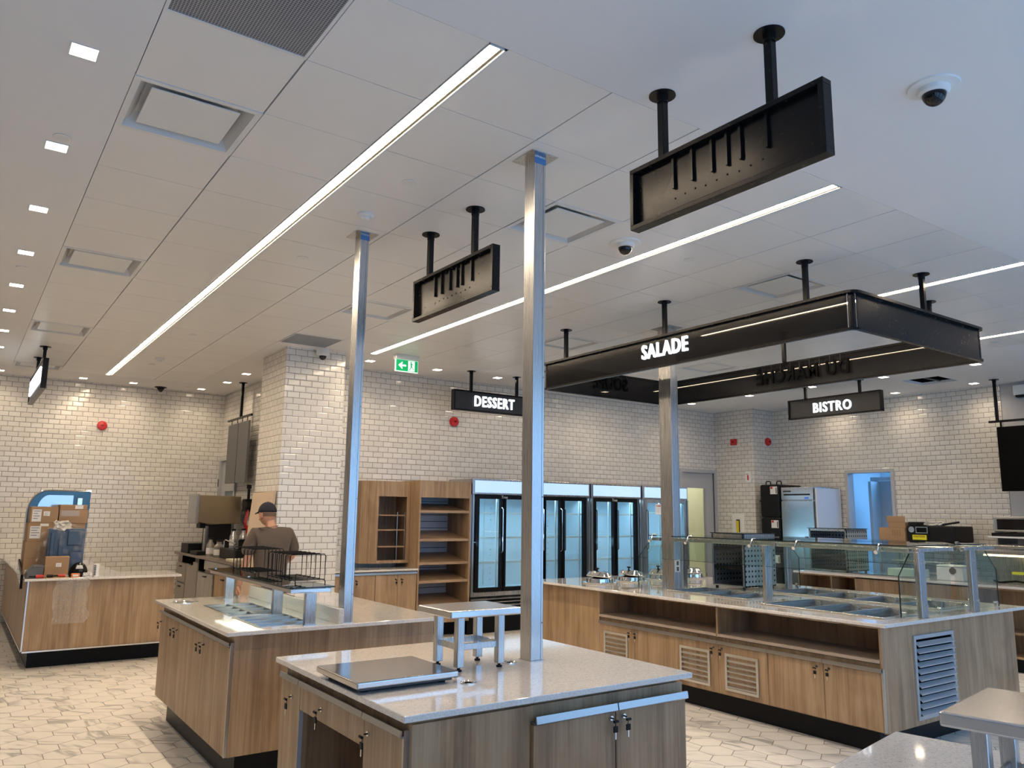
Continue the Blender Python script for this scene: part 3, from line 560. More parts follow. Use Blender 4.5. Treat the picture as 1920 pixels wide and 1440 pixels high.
# ---- canopy over the serving island
t = thing('sign_canopy', 'large rectangular black canopy frame with lit white SALADE lettering over the serving island', 'sign canopy', (6.07, 4.8, 3.22))
X0, X1, Y0, Y1, Z0, Z1 = 5.10, 7.03, 3.02, 6.62, 2.955, 3.215
def ringpoly(x0, x1, y0, y1, r, n=5):
    P = []
    for cx, cy, a0 in ((x1-r,y1-r,0),(x0+r,y1-r,PI/2),(x0+r,y0+r,PI),(x1-r,y0+r,1.5*PI)):
        P += [(cx+r*math.cos(a0+i*PI/2/n), cy+r*math.sin(a0+i*PI/2/n)) for i in range(n+1)]
    return P
def ring(z0, z1, out, inn, r=.05):
    m_ = MB(); A = ringpoly(X0-out, X1+out, Y0-out, Y1+out, r+out); B = ringpoly(X0+inn, X1-inn, Y0+inn, Y1-inn, max(r-inn,.004)); n = len(A)
    V = [[m_.bm.verts.new((*p, z)) for p in P] for P, z in ((A,z0),(A,z1),(B,z1),(B,z0))]
    for i in range(4):
        P, Q = V[i], V[(i+1)%4]
        for k in range(n): m_.bm.faces.new((P[k], P[(k+1)%n], Q[(k+1)%n], Q[k]))
    return m_
ring(Z1-.004, Z1+.016, .035, .01).build('top_rim', BLACK, t)
ring(Z0-.014, Z0+.004, .022, .012).build('bottom_rim', BLACK, t)
MB().box(X0, X0+.006, Y0+.05, Y1-.05, Z0, Z1).build('side_band', TINT, t); MB().box(X1-.006, X1, Y0+.05, Y1-.05, Z0, Z1).build('side_band', TINT, t)
MB().box(X0+.05, X1-.05, Y0, Y0+.006, Z0, Z1).build('side_band', BLACK, t); MB().box(X0+.05, X1-.05, Y1-.006, Y1, Z0, Z1).build('side_band', TINT, t)
for cx, cy in ((X0,Y0),(X1,Y0),(X0,Y1),(X1,Y1)):
    sx, sy = (1 if cx == X0 else -1), (1 if cy == Y0 else -1); MB().box(min(cx,cx+sx*.05)+.001*0, max(cx,cx+sx*.05), min(cy,cy+sy*.05), max(cy,cy+sy*.05), Z0, Z1).build('corner_post', BLACK, t, bevel=.02, seg=4)
text('lit_lettering', 'SALADE', .185, .010, facing((5.088, 4.845, 3.10), '-x', sx=.775), LETTER, t, .015, label='lit white SALADE lettering')
text('dark_lettering', 'DU MARCH\u00c9', .20, .01, facing((7.0, 4.76, 3.085), '+x', sx=.86), mat('letter_back', (.002,.002,.002), .7, spec=.05), t, .022)
text('dark_lettering', 'SOUPE', .20, .01, facing((6.03, 6.585, 3.10), '+y', sx=.8), mat('letter_back', (.002,.002,.002), .7, spec=.05), t, .022)
for i in range(9): MB().box(6.985, 6.995, 4.30+i*.115, 4.308+i*.115, 3.12, Z1).build('letter_bracket', BLACKM, t)
for i in range(5): MB().box(5.79+i*.12, 5.798+i*.12, 6.58, 6.59, 3.12, Z1).build('letter_bracket', BLACKM, t)
for x, y in ((5.13,3.41),(5.13,4.87),(5.13,6.29),(6.14,3.04),(7.0,3.42),(7.0,4.95),(7.0,6.5)): rod(t, x, y, Z1+.01)

# ---- hanging menu screens
t = thing('menu_screen', 'blank black menu screen hanging from a bar at the right edge', 'screen', (11.7, 4.3, 2.95))
MB().box(11.68, 11.74, 3.4, 4.92, 2.0, 2.88).build('screen', mat('screen_black', (.002,.002,.002), .3, spec=.08), t, bevel=.004); MB().box(11.69, 11.73, 3.2, 5.02, 2.945, 2.975).build('cross_bar', BLACK, t)
[MB().box(11.70, 11.72, y, y+.02, 2.88, 2.95).build('hook', BLACK, t) for y in (3.7, 4.86)]; rod(t, 11.71, 4.91, 2.96); rod(t, 11.71, 3.6, 2.96)
t = thing('menu_screen', 'pair of dark grey blank menu panels hanging on a rod before the far side wall', 'screen', (3.45, 12.1, 2.95))
for a, b in ((12.10,12.62),(11.58,12.07)): MB().box(3.43, 3.46, a, b, 2.02, 2.93).build('panel', GREYD, t)
MB().box(3.43, 3.46, 11.5, 12.7, 2.99, 3.02).build('cross_bar', BLACK, t)
for y in (12.5, 12.2, 11.95, 11.7): MB().box(3.44, 3.45, y-.005, y+.005, 2.93, 2.99).build('hook', BLACK, t)
rod(t, 3.45, 12.06, 3.02)
# ================================================================= cabinet helpers
def lock(par, p, d, key=True, ring=True):
    """round cam lock with a key in it and a second key hanging; d = outward axis"""
    x, y, z = p; o = {'-x': (-1,0), '-y': (0,-1)}[d]; a = Vector((o[0], o[1], 0)); s = Vector((-o[1], o[0], 0)); P = Vector(p)
    l = MB().cyl(P, P+a*.008, .010, 14).build('lock', CHROME, par, smooth='auto')
    if key:
        k = MB().cyl(P+a*.008, P+a*.020, .0035, 8); q = P+a*.034
        k.cyl(q-Vector((0,0,.008))-s*.012, q-Vector((0,0,.008))+s*.012, .0055, 10); k.build('key', BLACKM, l, smooth='auto')
    if ring:
        q = P+a*.028-Vector((0,0,.040)); k = MB()
        k.tube([q+Vector((0,0,.03))+s*.004, q+Vector((0,0,.012))], .0015, 6)
        b = [q+s*.011+Vector((0,0,.012)), q-s*.011+Vector((0,0,.012)), q-s*.011-Vector((0,0,.012)), q+s*.011-Vector((0,0,.012))]
        k.hexa([*(b[::-1]), *[v+a*.006 for v in b[::-1]]]); k.build('hanging_key', BLACKM, l)
        MB().box(*sum([[min(u,v), max(u,v)] for u, v in zip(q+a*.001-s*.003-Vector((0,0,.040)), q+a*.004+s*.003-Vector((0,0,.012)))], [])).build('key_blade', CHROME, l)
    return l
def worktop(name, lab, x0, x1, y0, y1, loc=None, m=None):
    o = MB().box(x0, x1, y0, y1, T0, T1).build(name, m or QUARTZ, bevel=.004); return tag(o, lab, 'worktop')

# ================================================================= front counter
t = thing('counter_cabinet', 'oak base cabinet of the nearest counter with keyed locks and open knee space', 'cabinet', (2.1, 3.3, 0))
MB().box(1.44, 1.46, 2.66, 3.0, .15, .86).box(1.44, 1.46, 3.70, 3.94, .15, .86).box(1.44, 1.46, 3.0, 3.70, .70, .86).box(1.46, 2.83, 3.92, 3.94, .15, .86).box(2.81, 2.83, 2.66, 3.94, .15, .86).box(1.44, 2.83, 2.66, 3.94, .858, .88)\
    .box(1.44, 1.97, 2.64, 2.66, .15, .86).box(1.97, 2.85, 2.645, 2.66, .15, .86).box(1.46, 2.82, 2.66, 3.94, .13, .15).build('carcass', OAK, t)
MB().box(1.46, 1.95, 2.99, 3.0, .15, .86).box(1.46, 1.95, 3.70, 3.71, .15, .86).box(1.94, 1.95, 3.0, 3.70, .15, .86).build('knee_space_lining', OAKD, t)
d = MB().box(1.42, 1.438, 3.705, 3.955, .12, .808).build('door', OAK, t, bevel=.001); lock(d, (1.42, 3.80, .745), '-x')
MB().box(1.418, 1.4385, 3.698, 3.7045, .12, .70).build('edge_strip', GREYP, d)
d = MB().box(1.42, 1.438, 3.004, 3.70, .705, .808).build('drawer', OAK, t, bevel=.001); lock(d, (1.42, 3.43, .76), '-x')
d = MB().box(1.42, 1.438, 2.675, 3.0, .12, .808).build('door', OAK, t, bevel=.001); lock(d, (1.42, 2.955, .765), '-x')
h = MB()
for a, b in ((3.705,3.955),(3.0,3.70),(2.665,2.996)): h.prism([(1.408,.812),(1.404,.816),(1.408,.838),(1.413,.838),(1.411,.819),(1.438,.819),(1.438,.812)], 'y', a, b)
h.build('handle_rail', ALU, t)
MB().box(1.418, 1.44, 2.662, 2.672, .12, .838).build('corner_trim', ALU, t)
for a, b, lk in ((1.975,2.41,2.385),(2.416,2.845,2.458)):
    d = MB().box(a, b, 2.622, 2.643, .12, .79).build('door', OAK, t, bevel=.001); lock(d, (lk, 2.622, .765), '-y')
h = MB()
for a, b in ((1.975,2.41),(2.416,2.845)): h.prism([(2.605,.792),(2.60,.797),(2.605,.825),(2.612,.825),(2.609,.80),(2.643,.80),(2.643,.792)], 'x', a, b)
h.build('handle_rail', ALU, t)
MB().box(1.53, 2.75, 2.72, 3.88, 0, .13).build('toe_kick', KICK, t)
worktop('worktop', 'white speckled quartz worktop of the nearest counter, carrying the steel scale', 1.385, 2.875, 2.60, 3.965)
# scale platform
t = thing('scale_platform', 'flat brushed steel scale platform lying on the nearest counter', 'scale', (1.62, 3.2, T1))
MB().box(1.375, 1.845, 2.985, 3.41, .925, .952).build('steel_tray', steel('polished_tray', (.55,.54,.53), .13, 'x'), t, bevel=.006, seg=3)
MB().box(1.395, 1.825, 3.005, 3.39, .914, .926).build('lower_frame', GREYD, t, bevel=.003)
f = MB()
for x in (1.43, 1.79):
    for y in (3.04, 3.355): f.cyl((x,y,T1),(x,y,.915),.018,12)
f.build('rubber_feet', BLACKM, t)
# steel stand
def stand(cx, cy, rz, lab):
    t = thing('steel_stand', lab, 'stand', (cx, cy, T1), 'small steel equipment stands', rz)
    def B(*a): m_ = MB(); m_.box(*a); return m_
    def part(mb, n, m_, bv=0):   # local coordinates
        bmesh.ops.recalc_face_normals(mb.bm, faces=mb.bm.faces); me = bpy.data.meshes.new(n); mb.bm.to_mesh(me); mb.bm.free(); me.materials.append(m_)
        o = bpy.data.objects.new(n, me); C.objects.link(o); o.parent = t
        if bv: b = o.modifiers.new('bevel', 'BEVEL'); b.width = bv; b.segments = 3; b.limit_method = 'ANGLE'
        return o
    part(B(-.195,.195,-.157,.157,.242,.275), 'table_top', STEELH, .006)
    for sx in (-1,1):
        for sy in (-1,1):
            x, y = sx*.112+.0, sy*.095
            lg = part(B(x-.018,x+.018,y-.018,y+.018,.018,.243), 'leg', STEEL, .003)
            m_ = MB(); m_.cyl((x,y,0),(x,y,.008),.014,14).cyl((x,y,.008),(x,y,.02),.007,10); f_ = part(m_, 'foot', BLACKM); f_.parent = lg
    m_ = MB()
    for sy in (-1,1): m_.box(-.112,.112,sy*.095-.006,sy*.095+.006,.092,.120)
    for sx in (-1,1): m_.box(sx*.112-.006,sx*.112+.006,-.095,.095,.092,.120)
    part(m_, 'stretcher_frame', STEEL, .002); return t
stand(2.075, 3.275, 0, 'small steel stand with square legs on the nearest counter beside the scale')
def grommet(x, y, lab):
    t = thing('cable_grommet', lab, 'grommet', (x, y, T1), 'chrome cable grommets'); MB().lathe([(.036,0),(.036,.003),(.030,.005),(.026,.001)], (x,y,T1), 24).build('ring', CHROME, t, smooth='auto'); MB().cyl((x,y,T1+.0004),(x,y,T1+.001),.018,20).build('hole', DARK, t)
grommet(1.875, 2.955, 'chrome cable grommet at the near corner of the steel scale'); grommet(2.285, 3.235, 'chrome cable grommet between the stand and the nearest post')

# ================================================================= corner counter and stand, lower right (turned about 11 degrees)
A = math.radians(10.8); cx, cy = 2.70, 1.54; ux, uy = -math.cos(A), -math.sin(A); vx, vy = math.sin(A), -math.cos(A)
def uv(u, v): return (cx+ux*u+vx*v, cy+uy*u+vy*v)
def uvp(u0, u1, v0, v1): return [uv(u0,v0), uv(u1,v0), uv(u1,v1), uv(u0,v1)]
o = MB().prism(uvp(0,1.15,0,1.0), 'z', T0, T1).build('worktop', QUARTZ, bevel=.004); tag(o, 'white quartz worktop at the bottom right corner, under a steel stand', 'worktop')
t = thing('counter_cabinet', 'oak cabinet under the quartz worktop at the bottom right corner', 'cabinet', (2.2, 1.0, 0)); MB().prism(uvp(.04,1.11,.04,.96), 'z', .15, T0).build('carcass', OAK, t); MB().prism(uvp(.12,1.03,.12,.88), 'z', 0, .15).build('toe_kick', KICK, t)
d_ = MB().prism(uvp(.06,.58,.022,.04), 'z', .17, .80).build('door', OAK, t); MB().prism(uvp(.59,1.10,.022,.04), 'z', .17, .80).build('door', OAK, t); MB().prism(uvp(.06,1.10,.005,.022), 'z', .80, .83).build('handle_rail', ALU, t)
ang = math.radians(9.5); lx, ly = 1.914, .985
ccx = lx + .195*math.cos(ang) + .157*math.sin(ang); ccy = ly + .195*math.sin(ang) - .157*math.cos(ang)
stand(ccx, ccy, ang, 'small steel stand with square legs cut off by the bottom right corner')

# ================================================================= middle counter
t = thing('counter_cabinet', 'oak base cabinet of the middle counter with keyed doors, below the pan rack', 'cabinet', (2.1, 5.9, 0))
MB().box(1.465, 2.83, 4.93, 6.86, .185, .79).frame('z', .79, .88, 1.465, 2.83, 4.93, 6.86, .03).build('carcass', OAK, t, bevel=.001)
MB().box(1.53, 2.76, 5.0, 6.79, 0, .185).build('toe_kick', KICK, t)
ys = [4.955, 5.30, 5.62, 5.94, 6.30, 6.62, 6.85]
ys = [4.955, 5.56, 6.31, 6.85]
for (a, b, lk) in ((6.60,6.855,6.80),(6.315,6.596,6.37),(5.96,6.311,6.26),(5.56,5.956,5.61),(5.26,5.556,5.51),(4.955,5.256,None)):
    d = MB().box(1.447, 1.4645, a, b, .185, .80).build('door', OAK, t, bevel=.001)
    if lk: lock(d, (1.447, lk, .745), '-x')
MB().prism([(1.435,.808),(1.431,.812),(1.435,.832),(1.440,.832),(1.438,.815),(1.4645,.815),(1.4645,.808)], 'y', 4.95, 6.86).build('handle_rail', ALU, t)
MB().box(1.446, 1.465, 4.940, 4.952, .185, .832).build('corner_trim', ALU, t)
o = slab(1.40, 2.87, 4.865, 6.90, [(1.62,1.985,4.98,5.53),(1.62,1.985,5.60,6.32)]).build('worktop', QUARTZ, bevel=.004); tag(o, 'white quartz worktop of the middle counter with food pans let in', 'worktop')
o = MB().box(2.10, 2.135, 4.875, 6.76, T1, 1.0).build('ledge', QUARTZ, bevel=.003); tag(o, 'low white quartz ledge standing behind the pans on the middle counter', 'ledge')
def pan(par, x0, x1, y0, y1, z, depth=.10, name='food_pan', rim=.008, knob=False):
    """open steel pan with a rim and sloping inner walls"""
    m_ = MB(); e, b = rim, rim+.018
    R = [[(x0,y0,z),(x1,y0,z),(x1,y1,z),(x0,y1,z)], [(x0,y0,z+.003),(x1,y0,z+.003),(x1,y1,z+.003),(x0,y1,z+.003)], [(x0+e,y0+e,z+.003),(x1-e,y0+e,z+.003),(x1-e,y1-e,z+.003),(x0+e,y1-e,z+.003)], [(x0+b,y0+b,z+.003-depth),(x1-b,y0+b,z+.003-depth),(x1-b,y1-b,z+.003-depth),(x0+b,y1-b,z+.003-depth)]]
    V = [[m_.bm.verts.new(p) for p in r_] for r_ in R]
    for P, Q in zip(V, V[1:]):
        for k in range(4): m_.bm.faces.new((P[k], P[(k+1)%4], Q[(k+1)%4], Q[k]))
    m_.bm.faces.new(V[-1]); return m_.build(name, PANS, par)
t = thing('food_pan_insert', 'shallow steel pans let into the middle counter under the glass rack shelf', 'food pans', (1.8, 5.6, T1))
MB().frame('z', T1, T1+.0025, 1.62, 1.985, 5.60, 6.32, .008).frame('z', T1, T1+.0025, 1.62, 1.985, 4.98, 5.53, .008).build('frame', STEELH, t)
for i in range(4):
    for j in range(2): pan(t, 1.63+j*.175, 1.63+j*.175+.17, 5.615+i*.173, 5.615+i*.173+.168, T1+.001, .08)
for i in range(4): pan(t, 1.63, 1.975, 4.99+i*.134, 4.99+i*.134+.129, T1+.001, .08)
t = thing('waste_chute', 'round polished steel waste opening at the far left of the middle counter', 'waste chute', (1.555, 6.60, T1)); MB().lathe([(.10,0),(.10,.004),(.085,.006),(.08,.001)], (1.555,6.60,T1), 32).build('ring', CHROME, t, smooth='auto'); MB().lathe([(.079,.001),(.078,.002),(.001,.002)], (1.555,6.60,T1), 32).build('flap', STEELH, t, smooth='auto')
# glass topped rack over the pans
t = thing('pan_rack', 'steel rack with a dark glass shelf standing over the middle counter pans', 'rack', (1.93, 5.9, T1))
for y in (4.947, 5.565, 6.745):
    l = MB().box(1.895, 1.965, y-.02, y+.02, T1, 1.10).build('leg', STEEL, t, bevel=.003); MB().box(1.885, 1.975, y-.03, y+.03, T1, T1+.004).build('foot_plate', STEEL, l)
MB().frame('z', 1.098, 1.124, 1.815, 2.085, 4.99, 6.92, .03).box(1.93,1.96,5.0,6.9,1.10,1.12).build('frame', STEELH, t, bevel=.002)
MB().box(1.805, 2.105, 4.975, 6.94, 1.128, 1.136).build('glass_shelf', glass('smoked_glass', (.22,.27,.26)), t)
MB().box(1.803, 1.806, 4.975, 6.94, 1.1275, 1.1365).box(1.803, 2.106, 4.972, 4.976, 1.1275, 1.1365).build('glass_edge', GEDGE, t)
f = MB()
for y in (5.0, 5.95, 6.85):
    for x in (1.84, 2.06): f.cyl((x,y,1.124),(x,y,1.140),.010,12)
f.build('glass_buttons', CHROME, t)
MB().box(1.86, 2.04, 5.05, 6.85, 1.092, 1.097).build('led_light_bar', mat('led_bar', (1,1,1), .4, emit=(.92,1,.80), es=1.5), t)
def wirerack(x0, y0, lab, n=6, dy=.085):
    t = thing('wire_rack', lab, 'wire rack', (x0+.12, y0+n*dy/2, 1.137), 'black wire tray racks'); z = 1.137; L_ = (n-1)*dy; r = .0035
    b = MB()
    for x in (x0, x0+.20): b.tube([(x,y0-.06,z+.004),(x,y0-.06,z+.032),(x,y0-.045,z+.038),(x,y0+L_+.045,z+.038),(x,y0+L_+.06,z+.032),(x,y0+L_+.06,z+.004)], r, 8)
    b.build('base_rails', BLACK, t)
    for i in range(n):
        y = y0+i*dy; MB().tube([(x0-.02,y,z+.038),(x0-.02,y,z+.19),(x0-.012,y,z+.20),(x0+.212,y,z+.20),(x0+.22,y,z+.19),(x0+.22,y,z+.038),(x0-.02,y,z+.038)], r, 8).build('divider', BLACK, t)
wirerack(1.845, 5.06, 'black wire tray rack on the glass shelf, nearer the camera'); wirerack(1.845, 5.88, 'black wire tray rack on the glass shelf, farther away in front of the man')

# ================================================================= left counter (L-shaped)
t = thing('counter_cabinet', 'L-shaped oak counter base at the far left with bright metal edges', 'cabinet', (1.2, 10.5, 0))
MB().box(.715, 2.11, 9.49, 10.10, .19, .88).box(.715, 1.58, 10.10, YL-.02, .19, .88).build('carcass', OAK, t, bevel=.001)
MB().box(.78, 2.05, 9.66, 10.04, 0, .19).box(.78, 1.5, 10.04, YL-.02, 0, .19).build('toe_kick', KICK, t)
MB().box(.705, .717, 9.482, 9.494, .175, .88).box(.705, 2.115, 9.482, 9.494, .175, .19).box(.705,.717,9.494,YL-.02,.175,.19).build('edge_trim', ALUW, t)
m_ = MB().prism([(.67,9.43),(2.17,9.43),(2.17,10.14),(1.62,10.14),(1.62,YL-.01),(.67,YL-.01)], 'z', T0, T1); o = m_.build('worktop', QUARTZ, bevel=.004); tag(o, 'L-shaped white worktop at the far left covered with boxes and tools', 'worktop')
def label_box(par, x0, x1, z0, z1, y, m_=PAPER, bars=True):
    o = MB().box(x0, x1, y-.0015, y, z0, z1).build('label', m_, par)
    if bars:
        b = MB(); h = z1-z0
        for i in range(4): b.box(x0+.01, x1-.012-(i%2)*.02, y-.0022, y-.0015, z1-.015-i*h*.2-h*.05, z1-.015-i*h*.2)
        b.build('print', GREYD, o)
def carton(x0, x1, y0, y1, z0, z1, lab, group='cardboard cartons piled on the left counter', m_=CARD, tape='h'):
    t = thing('carton', lab, 'cardboard box', ((x0+x1)/2, (y0+y1)/2, z0), group)
    MB().box(x0, x1, y0, y1, z0, z1).build('body', m_, t, bevel=.003)
    if tape == 'h': MB().box(x0+.01, x1-.01, y0-.001, y0, (z0+z1)/2-.002, (z0+z1)/2+.002).build('flap_seam', CARDD, t)
    if tape == 't': MB().box(x0+(x1-x0)*.06, x1-(x1-x0)*.3, y0-.0012, y0, z1-.07, z1-.01).build('tape', mat('shiny_packing_tape', (.38,.30,.22), .15), t)
    return t
c = carton(.68, .98, 10.0, 10.35, T1, 1.255, 'lowest cardboard carton of the left stack, beside the grey tub'); label_box(c, .70, .80, .92, .96, 10.0)
c = carton(.69, 1.02, 10.0, 10.36, 1.256, 1.452, 'middle cardboard carton of the left stack with a shipping label', tape=None); label_box(c, .71, .81, 1.29, 1.42, 10.0); label_box(c, .80, .88, 1.42, 1.448, 10.0, bars=False)
c = carton(.70, .96, 10.0, 10.3, 1.453, 1.63, 'top left cardboard carton with a large label, below the arched panel', tape=None); label_box(c, .715, .80, 1.47, 1.60, 10.0); label_box(c, .82, .88, 1.53, 1.58, 10.0)
c = carton(.97, 1.25, 10.0, 10.28, 1.453, 1.60, 'long taped cardboard carton at the top right of the pile', tape='t')
c = carton(.975, 1.24, 10.02, 10.3, 1.601, 1.655, 'flat cardboard carton lying on the taped one'); label_box(c, 1.12, 1.2, 1.61, 1.65, 10.02, bars=False)
c = carton(1.03, 1.24, 10.01, 10.4, T1, 1.452, 'tall plain carton behind the wrapped blue equipment', tape=None)
# wrapped blue equipment
CLOTHB = mat('blue_grey_equipment', (.045,.075,.13), .35); t = thing('wrapped_equipment', 'dark blue equipment wrapped in clear plastic, in the middle of the left counter pile', 'wrapped equipment', (1.05, 9.8, T1))
b = MB()
random.seed(3)
b.box(.87, 1.22, 9.78, 9.93, T1, 1.40).box(.89,.93,9.76,9.78,1.0,1.36).box(.97,1.01,9.755,9.78,1.0,1.38).box(1.05,1.18,9.755,9.78,1.22,1.38).box(1.08,1.2,9.76,9.78,.95,1.15); b.build('body', CLOTHB, t, bevel=.015, seg=3)
def crumple(name, c, s, m_, par, seed, amp=.02, sub=3, flat=None):
    bm = bmesh.new(); bmesh.ops.create_icosphere(bm, subdivisions=sub, radius=1); r = random.Random(seed)
    for v in bm.verts:
        n = v.co.copy(); p = Vector((abs(n.x)**.6*math.copysign(1,n.x), abs(n.y)**.6*math.copysign(1,n.y), abs(n.z)**.6*math.copysign(1,n.z)))
        j = 1+r.uniform(-1,1)*amp+.5*amp*math.sin(9*n.x+7*n.z)
        v.co = Vector((c[0]+p.x*s[0]*j, c[1]+p.y*s[1]*j, max(c[2]+p.z*s[2]*j, flat if flat is not None else -9)))
    me = MB(); me.bm.free(); me.bm = bm; return me.build(name, m_, par, smooth=False)
crumple('plastic_wrap', (1.04, 9.845, 1.16), (.25, .115, .27), SMOKE, t, 5, .10, 4, T1)
crumple('bunched_plastic', (.99, 9.82, 1.43), (.08, .06, .05), mat('milky_plastic', (.55,.52,.46), .25), t, 8, .25, 3)
c = carton(.845, 1.065, 9.56, 9.68, T1, 1.115, 'small cardboard carton standing in front of the wrapped equipment', tape=None); label_box(c, .945, .995, 1.01, 1.05, 9.56)
# grey tub
t = thing('grey_tub', 'dark grey plastic tub lying on the left counter corner', 'tub', (.78, 9.6, T1)); MB().prism([(.685,T1),(.835,T1),(.835,.98),(.84,1.02),(.74,1.025),(.69,.96)], 'y', 9.52, 9.74).build('body', mat('grey_plastic', (.10,.105,.11), .5), t, bevel=.01); MB().box(.74,.84,9.51,9.75,1.015,1.03).build('rim', MATS['grey_plastic'], t, bevel=.004)
# cap like helmet
t = thing('safety_helmet', 'glossy black helmet with a pale badge among the tools on the left counter', 'helmet', (1.17, 9.60, T1))
bm = MB(); pr_ = [(.088*math.cos(a), .115*math.sin(a)) for a in [i*PI/2/9 for i in range(9)]]; bm.lathe([(.09,-.012)]+pr_+[(.001,.115)], (1.17,9.65,.935), 28, 1, 1.15).build('shell', BLACKG, t, smooth='auto')
MB().lathe([(.098,-.004),(.10,0),(.090,.006)], (1.165,9.635,.925), 28, 1, 1.25).build('brim', BLACKM, t, smooth='auto'); MB().prism([(1.13,.985),(1.20,.985),(1.19,1.02),(1.14,1.02)], 'y', 9.535, 9.58).build('badge', PAPER, t, bevel=.004)
MB().cyl((1.17,9.65,T1),(1.17,9.65,.925),.085,20).build('lining', BLACKM, t)
o = MB().box(.86, 1.065, 9.445, 9.55, T1, T1+.006).build('board', mat('brown_paper_board', (.36,.24,.13), .8)); tag(o, 'thin brown board under the tools on the left counter', 'board')
BX = T1+.006
def tool(pts, r, m_, name, lab, cat, grip=None):
    t = thing(name, lab, cat, pts[0], 'hand tools on the left counter'); MB().tube(pts, r, 8).build('shaft', m_, t, smooth='auto')
    if grip: MB().tube(grip[0], grip[1], 10).build('grip', grip[2], t, smooth='auto')
REDP = mat('red_tool_grip', (.5,.03,.02), .4)
tool([(.865,9.47,BX+.016),(.965,9.48,BX+.016)], .008, BLACKM, 'screwdriver', 'black handled screwdriver at the front of the brown board', 'screwdriver', ([(.865,9.47,BX+.016),(.92,9.475,BX+.016)], .015, BLACKM))
tool([(.98,9.475,BX+.014),(1.06,9.465,BX+.014)], .006, GREYP, 'pliers', 'red handled pliers at the front edge of the left counter', 'pliers', ([(.98,9.475,BX+.014),(1.03,9.469,BX+.014)], .014, REDP))
tool([(.71,9.49,T1+.019),(.84,9.475,T1+.019)], .008, BLACKM, 'cutter', 'black and red cutter at the left end of the brown board', 'cutter', ([(.77,9.483,T1+.019),(.84,9.475,T1+.019)], .018, REDP))
tool([(.96,9.51,BX+.012),(1.03,9.54,BX+.012)], .006, GREYP, 'screwdriver', 'red handled screwdriver behind the pliers', 'screwdriver', ([(.96,9.51,BX+.012),(1.0,9.527,BX+.012)], .012, REDP))
t = thing('battery_pack', 'small orange and white battery box near the helmet', 'battery', (1.12, 9.47, BX)); MB().box(1.085,1.165,9.455,9.495,T1,T1+.04).build('case', mat('orange_pack', (.6,.16,.04), .4), t, bevel=.004); MB().box(1.10,1.15,9.4545,9.455,T1+.01,T1+.03).build('label', PAPER, t)
t = thing('roll', 'white upright roll of labels with dark stripes at the right of the tools', 'roll', (1.325, 9.55, T1)); MB().cyl((1.325,9.55,T1),(1.325,9.55,1.03),.032,20).build('roll', WPLAST, t, smooth='auto')
s = MB()
for i in range(6): s.box(1.300, 1.318, 9.515, 9.522, .92+i*.018, .928+i*.018)
s.build('stripes', BLACKM, t)
crum = crumple('crumpled_paper', (1.235, 9.475, .925), (.04,.035,.025), PAPER, None, 12, .3, 3, T1); tag(crum, 'crumpled tissue beside the helmet on the left counter', 'paper')
# bubble wrap over the front
t = thing('bubble_wrap', 'sheet of clear bubble wrap hanging over the front of the left counter', 'bubble wrap', (1.09, 9.42, .88))
bm = bmesh.new(); r = random.Random(4); nx, nz = 26, 34; G = []
for j in range(nz+1):
    row = []
    for i in range(nx+1):
        z = .90-(.45)*j/nz; x = .93+.31*i/nx + (.012*math.sin(j*.5)+.02*(j/nz) if i in (0,nx) else 0)
        row.append(bm.verts.new((x+.01*math.sin(j*.3), 9.418-.006*r.random()-.012*abs(math.sin(i*.9+j*.6))*(.3+j/nz), z)))
    G.append(row)
for j in range(nz):
    for i in range(nx): bm.faces.new((G[j][i],G[j][i+1],G[j+1][i+1],G[j+1][i]))
q = MB(); q.bm.free(); q.bm = bm; q.build('sheet', BUBBLE, t)
# arched glossy panel behind the cartons and dark framed panel at the far left
t = thing('arched_panel', 'glossy arched panel with painted blue reflections and a silver edge standing behind the cartons', 'panel', (1.06, 10.6, T1))
P = [(.70,T1),(.70,1.55)]+[(.70+.19*(1-math.cos(a)), 1.55+.265*math.sin(a)) for a in [i*PI/2/8 for i in range(1,9)]]+[(1.33,1.815),(1.31,T1)]
MB().prism(P, 'y', 10.55, 10.575).build('panel', mat('blue_reflection_gloss', (.03,.11,.22), .06), t)  # blue of window reflections put into the panel colour
P2 = [(.785,1.0),(.785,1.54)]+[(.785+.12*(1-math.cos(a)), 1.54+.225*math.sin(a)) for a in [i*PI/2/8 for i in range(1,9)]]+[(1.15,1.765),(1.15,1.0)]
MB().prism(P2, 'y', 10.543, 10.55).build('window', mat('painted_reflection', (.55,.66,.75), .08, .6), t)  # pale pane paints in a reflection on the panel
MB().tube([(.70,10.56,T1),(.70,10.56,1.55)]+[(.70+.19*(1-math.cos(a)), 10.56, 1.55+.265*math.sin(a)) for a in [i*PI/2/8 for i in range(1,9)]]+[(1.33,10.56,1.815)], .012, 8).build('silver_edge', CHROME, t, smooth='auto')
MB().box(1.19,1.25,10.53,10.545,1.50,1.74).build('reflective_bracket', CHROME, t, bevel=.01)
t = thing('framed_glass', 'black framed glass sheet propped at the far left edge of the counter', 'glass sheet', (.62, 10.2, .6)); 
f = MB(); f.tube([(.66,10.3,1.05),(.655,9.9,.98),(.655,9.6,.93),(.655,9.57,.80)], .012, 8); f.build('black_edge', BLACK, t)
MB().hexa([(.650,9.6,.82),(.656,9.6,.82),(.656,10.3,.9),(.650,10.3,.9),(.650,9.6,.92),(.656,9.6,.92),(.656,10.3,1.04),(.650,10.3,1.04)]).build('glass', mat('glass_painted_reflection', (.35,.5,.6), .05, .5), t)  # bluish reflection put into the glass colour

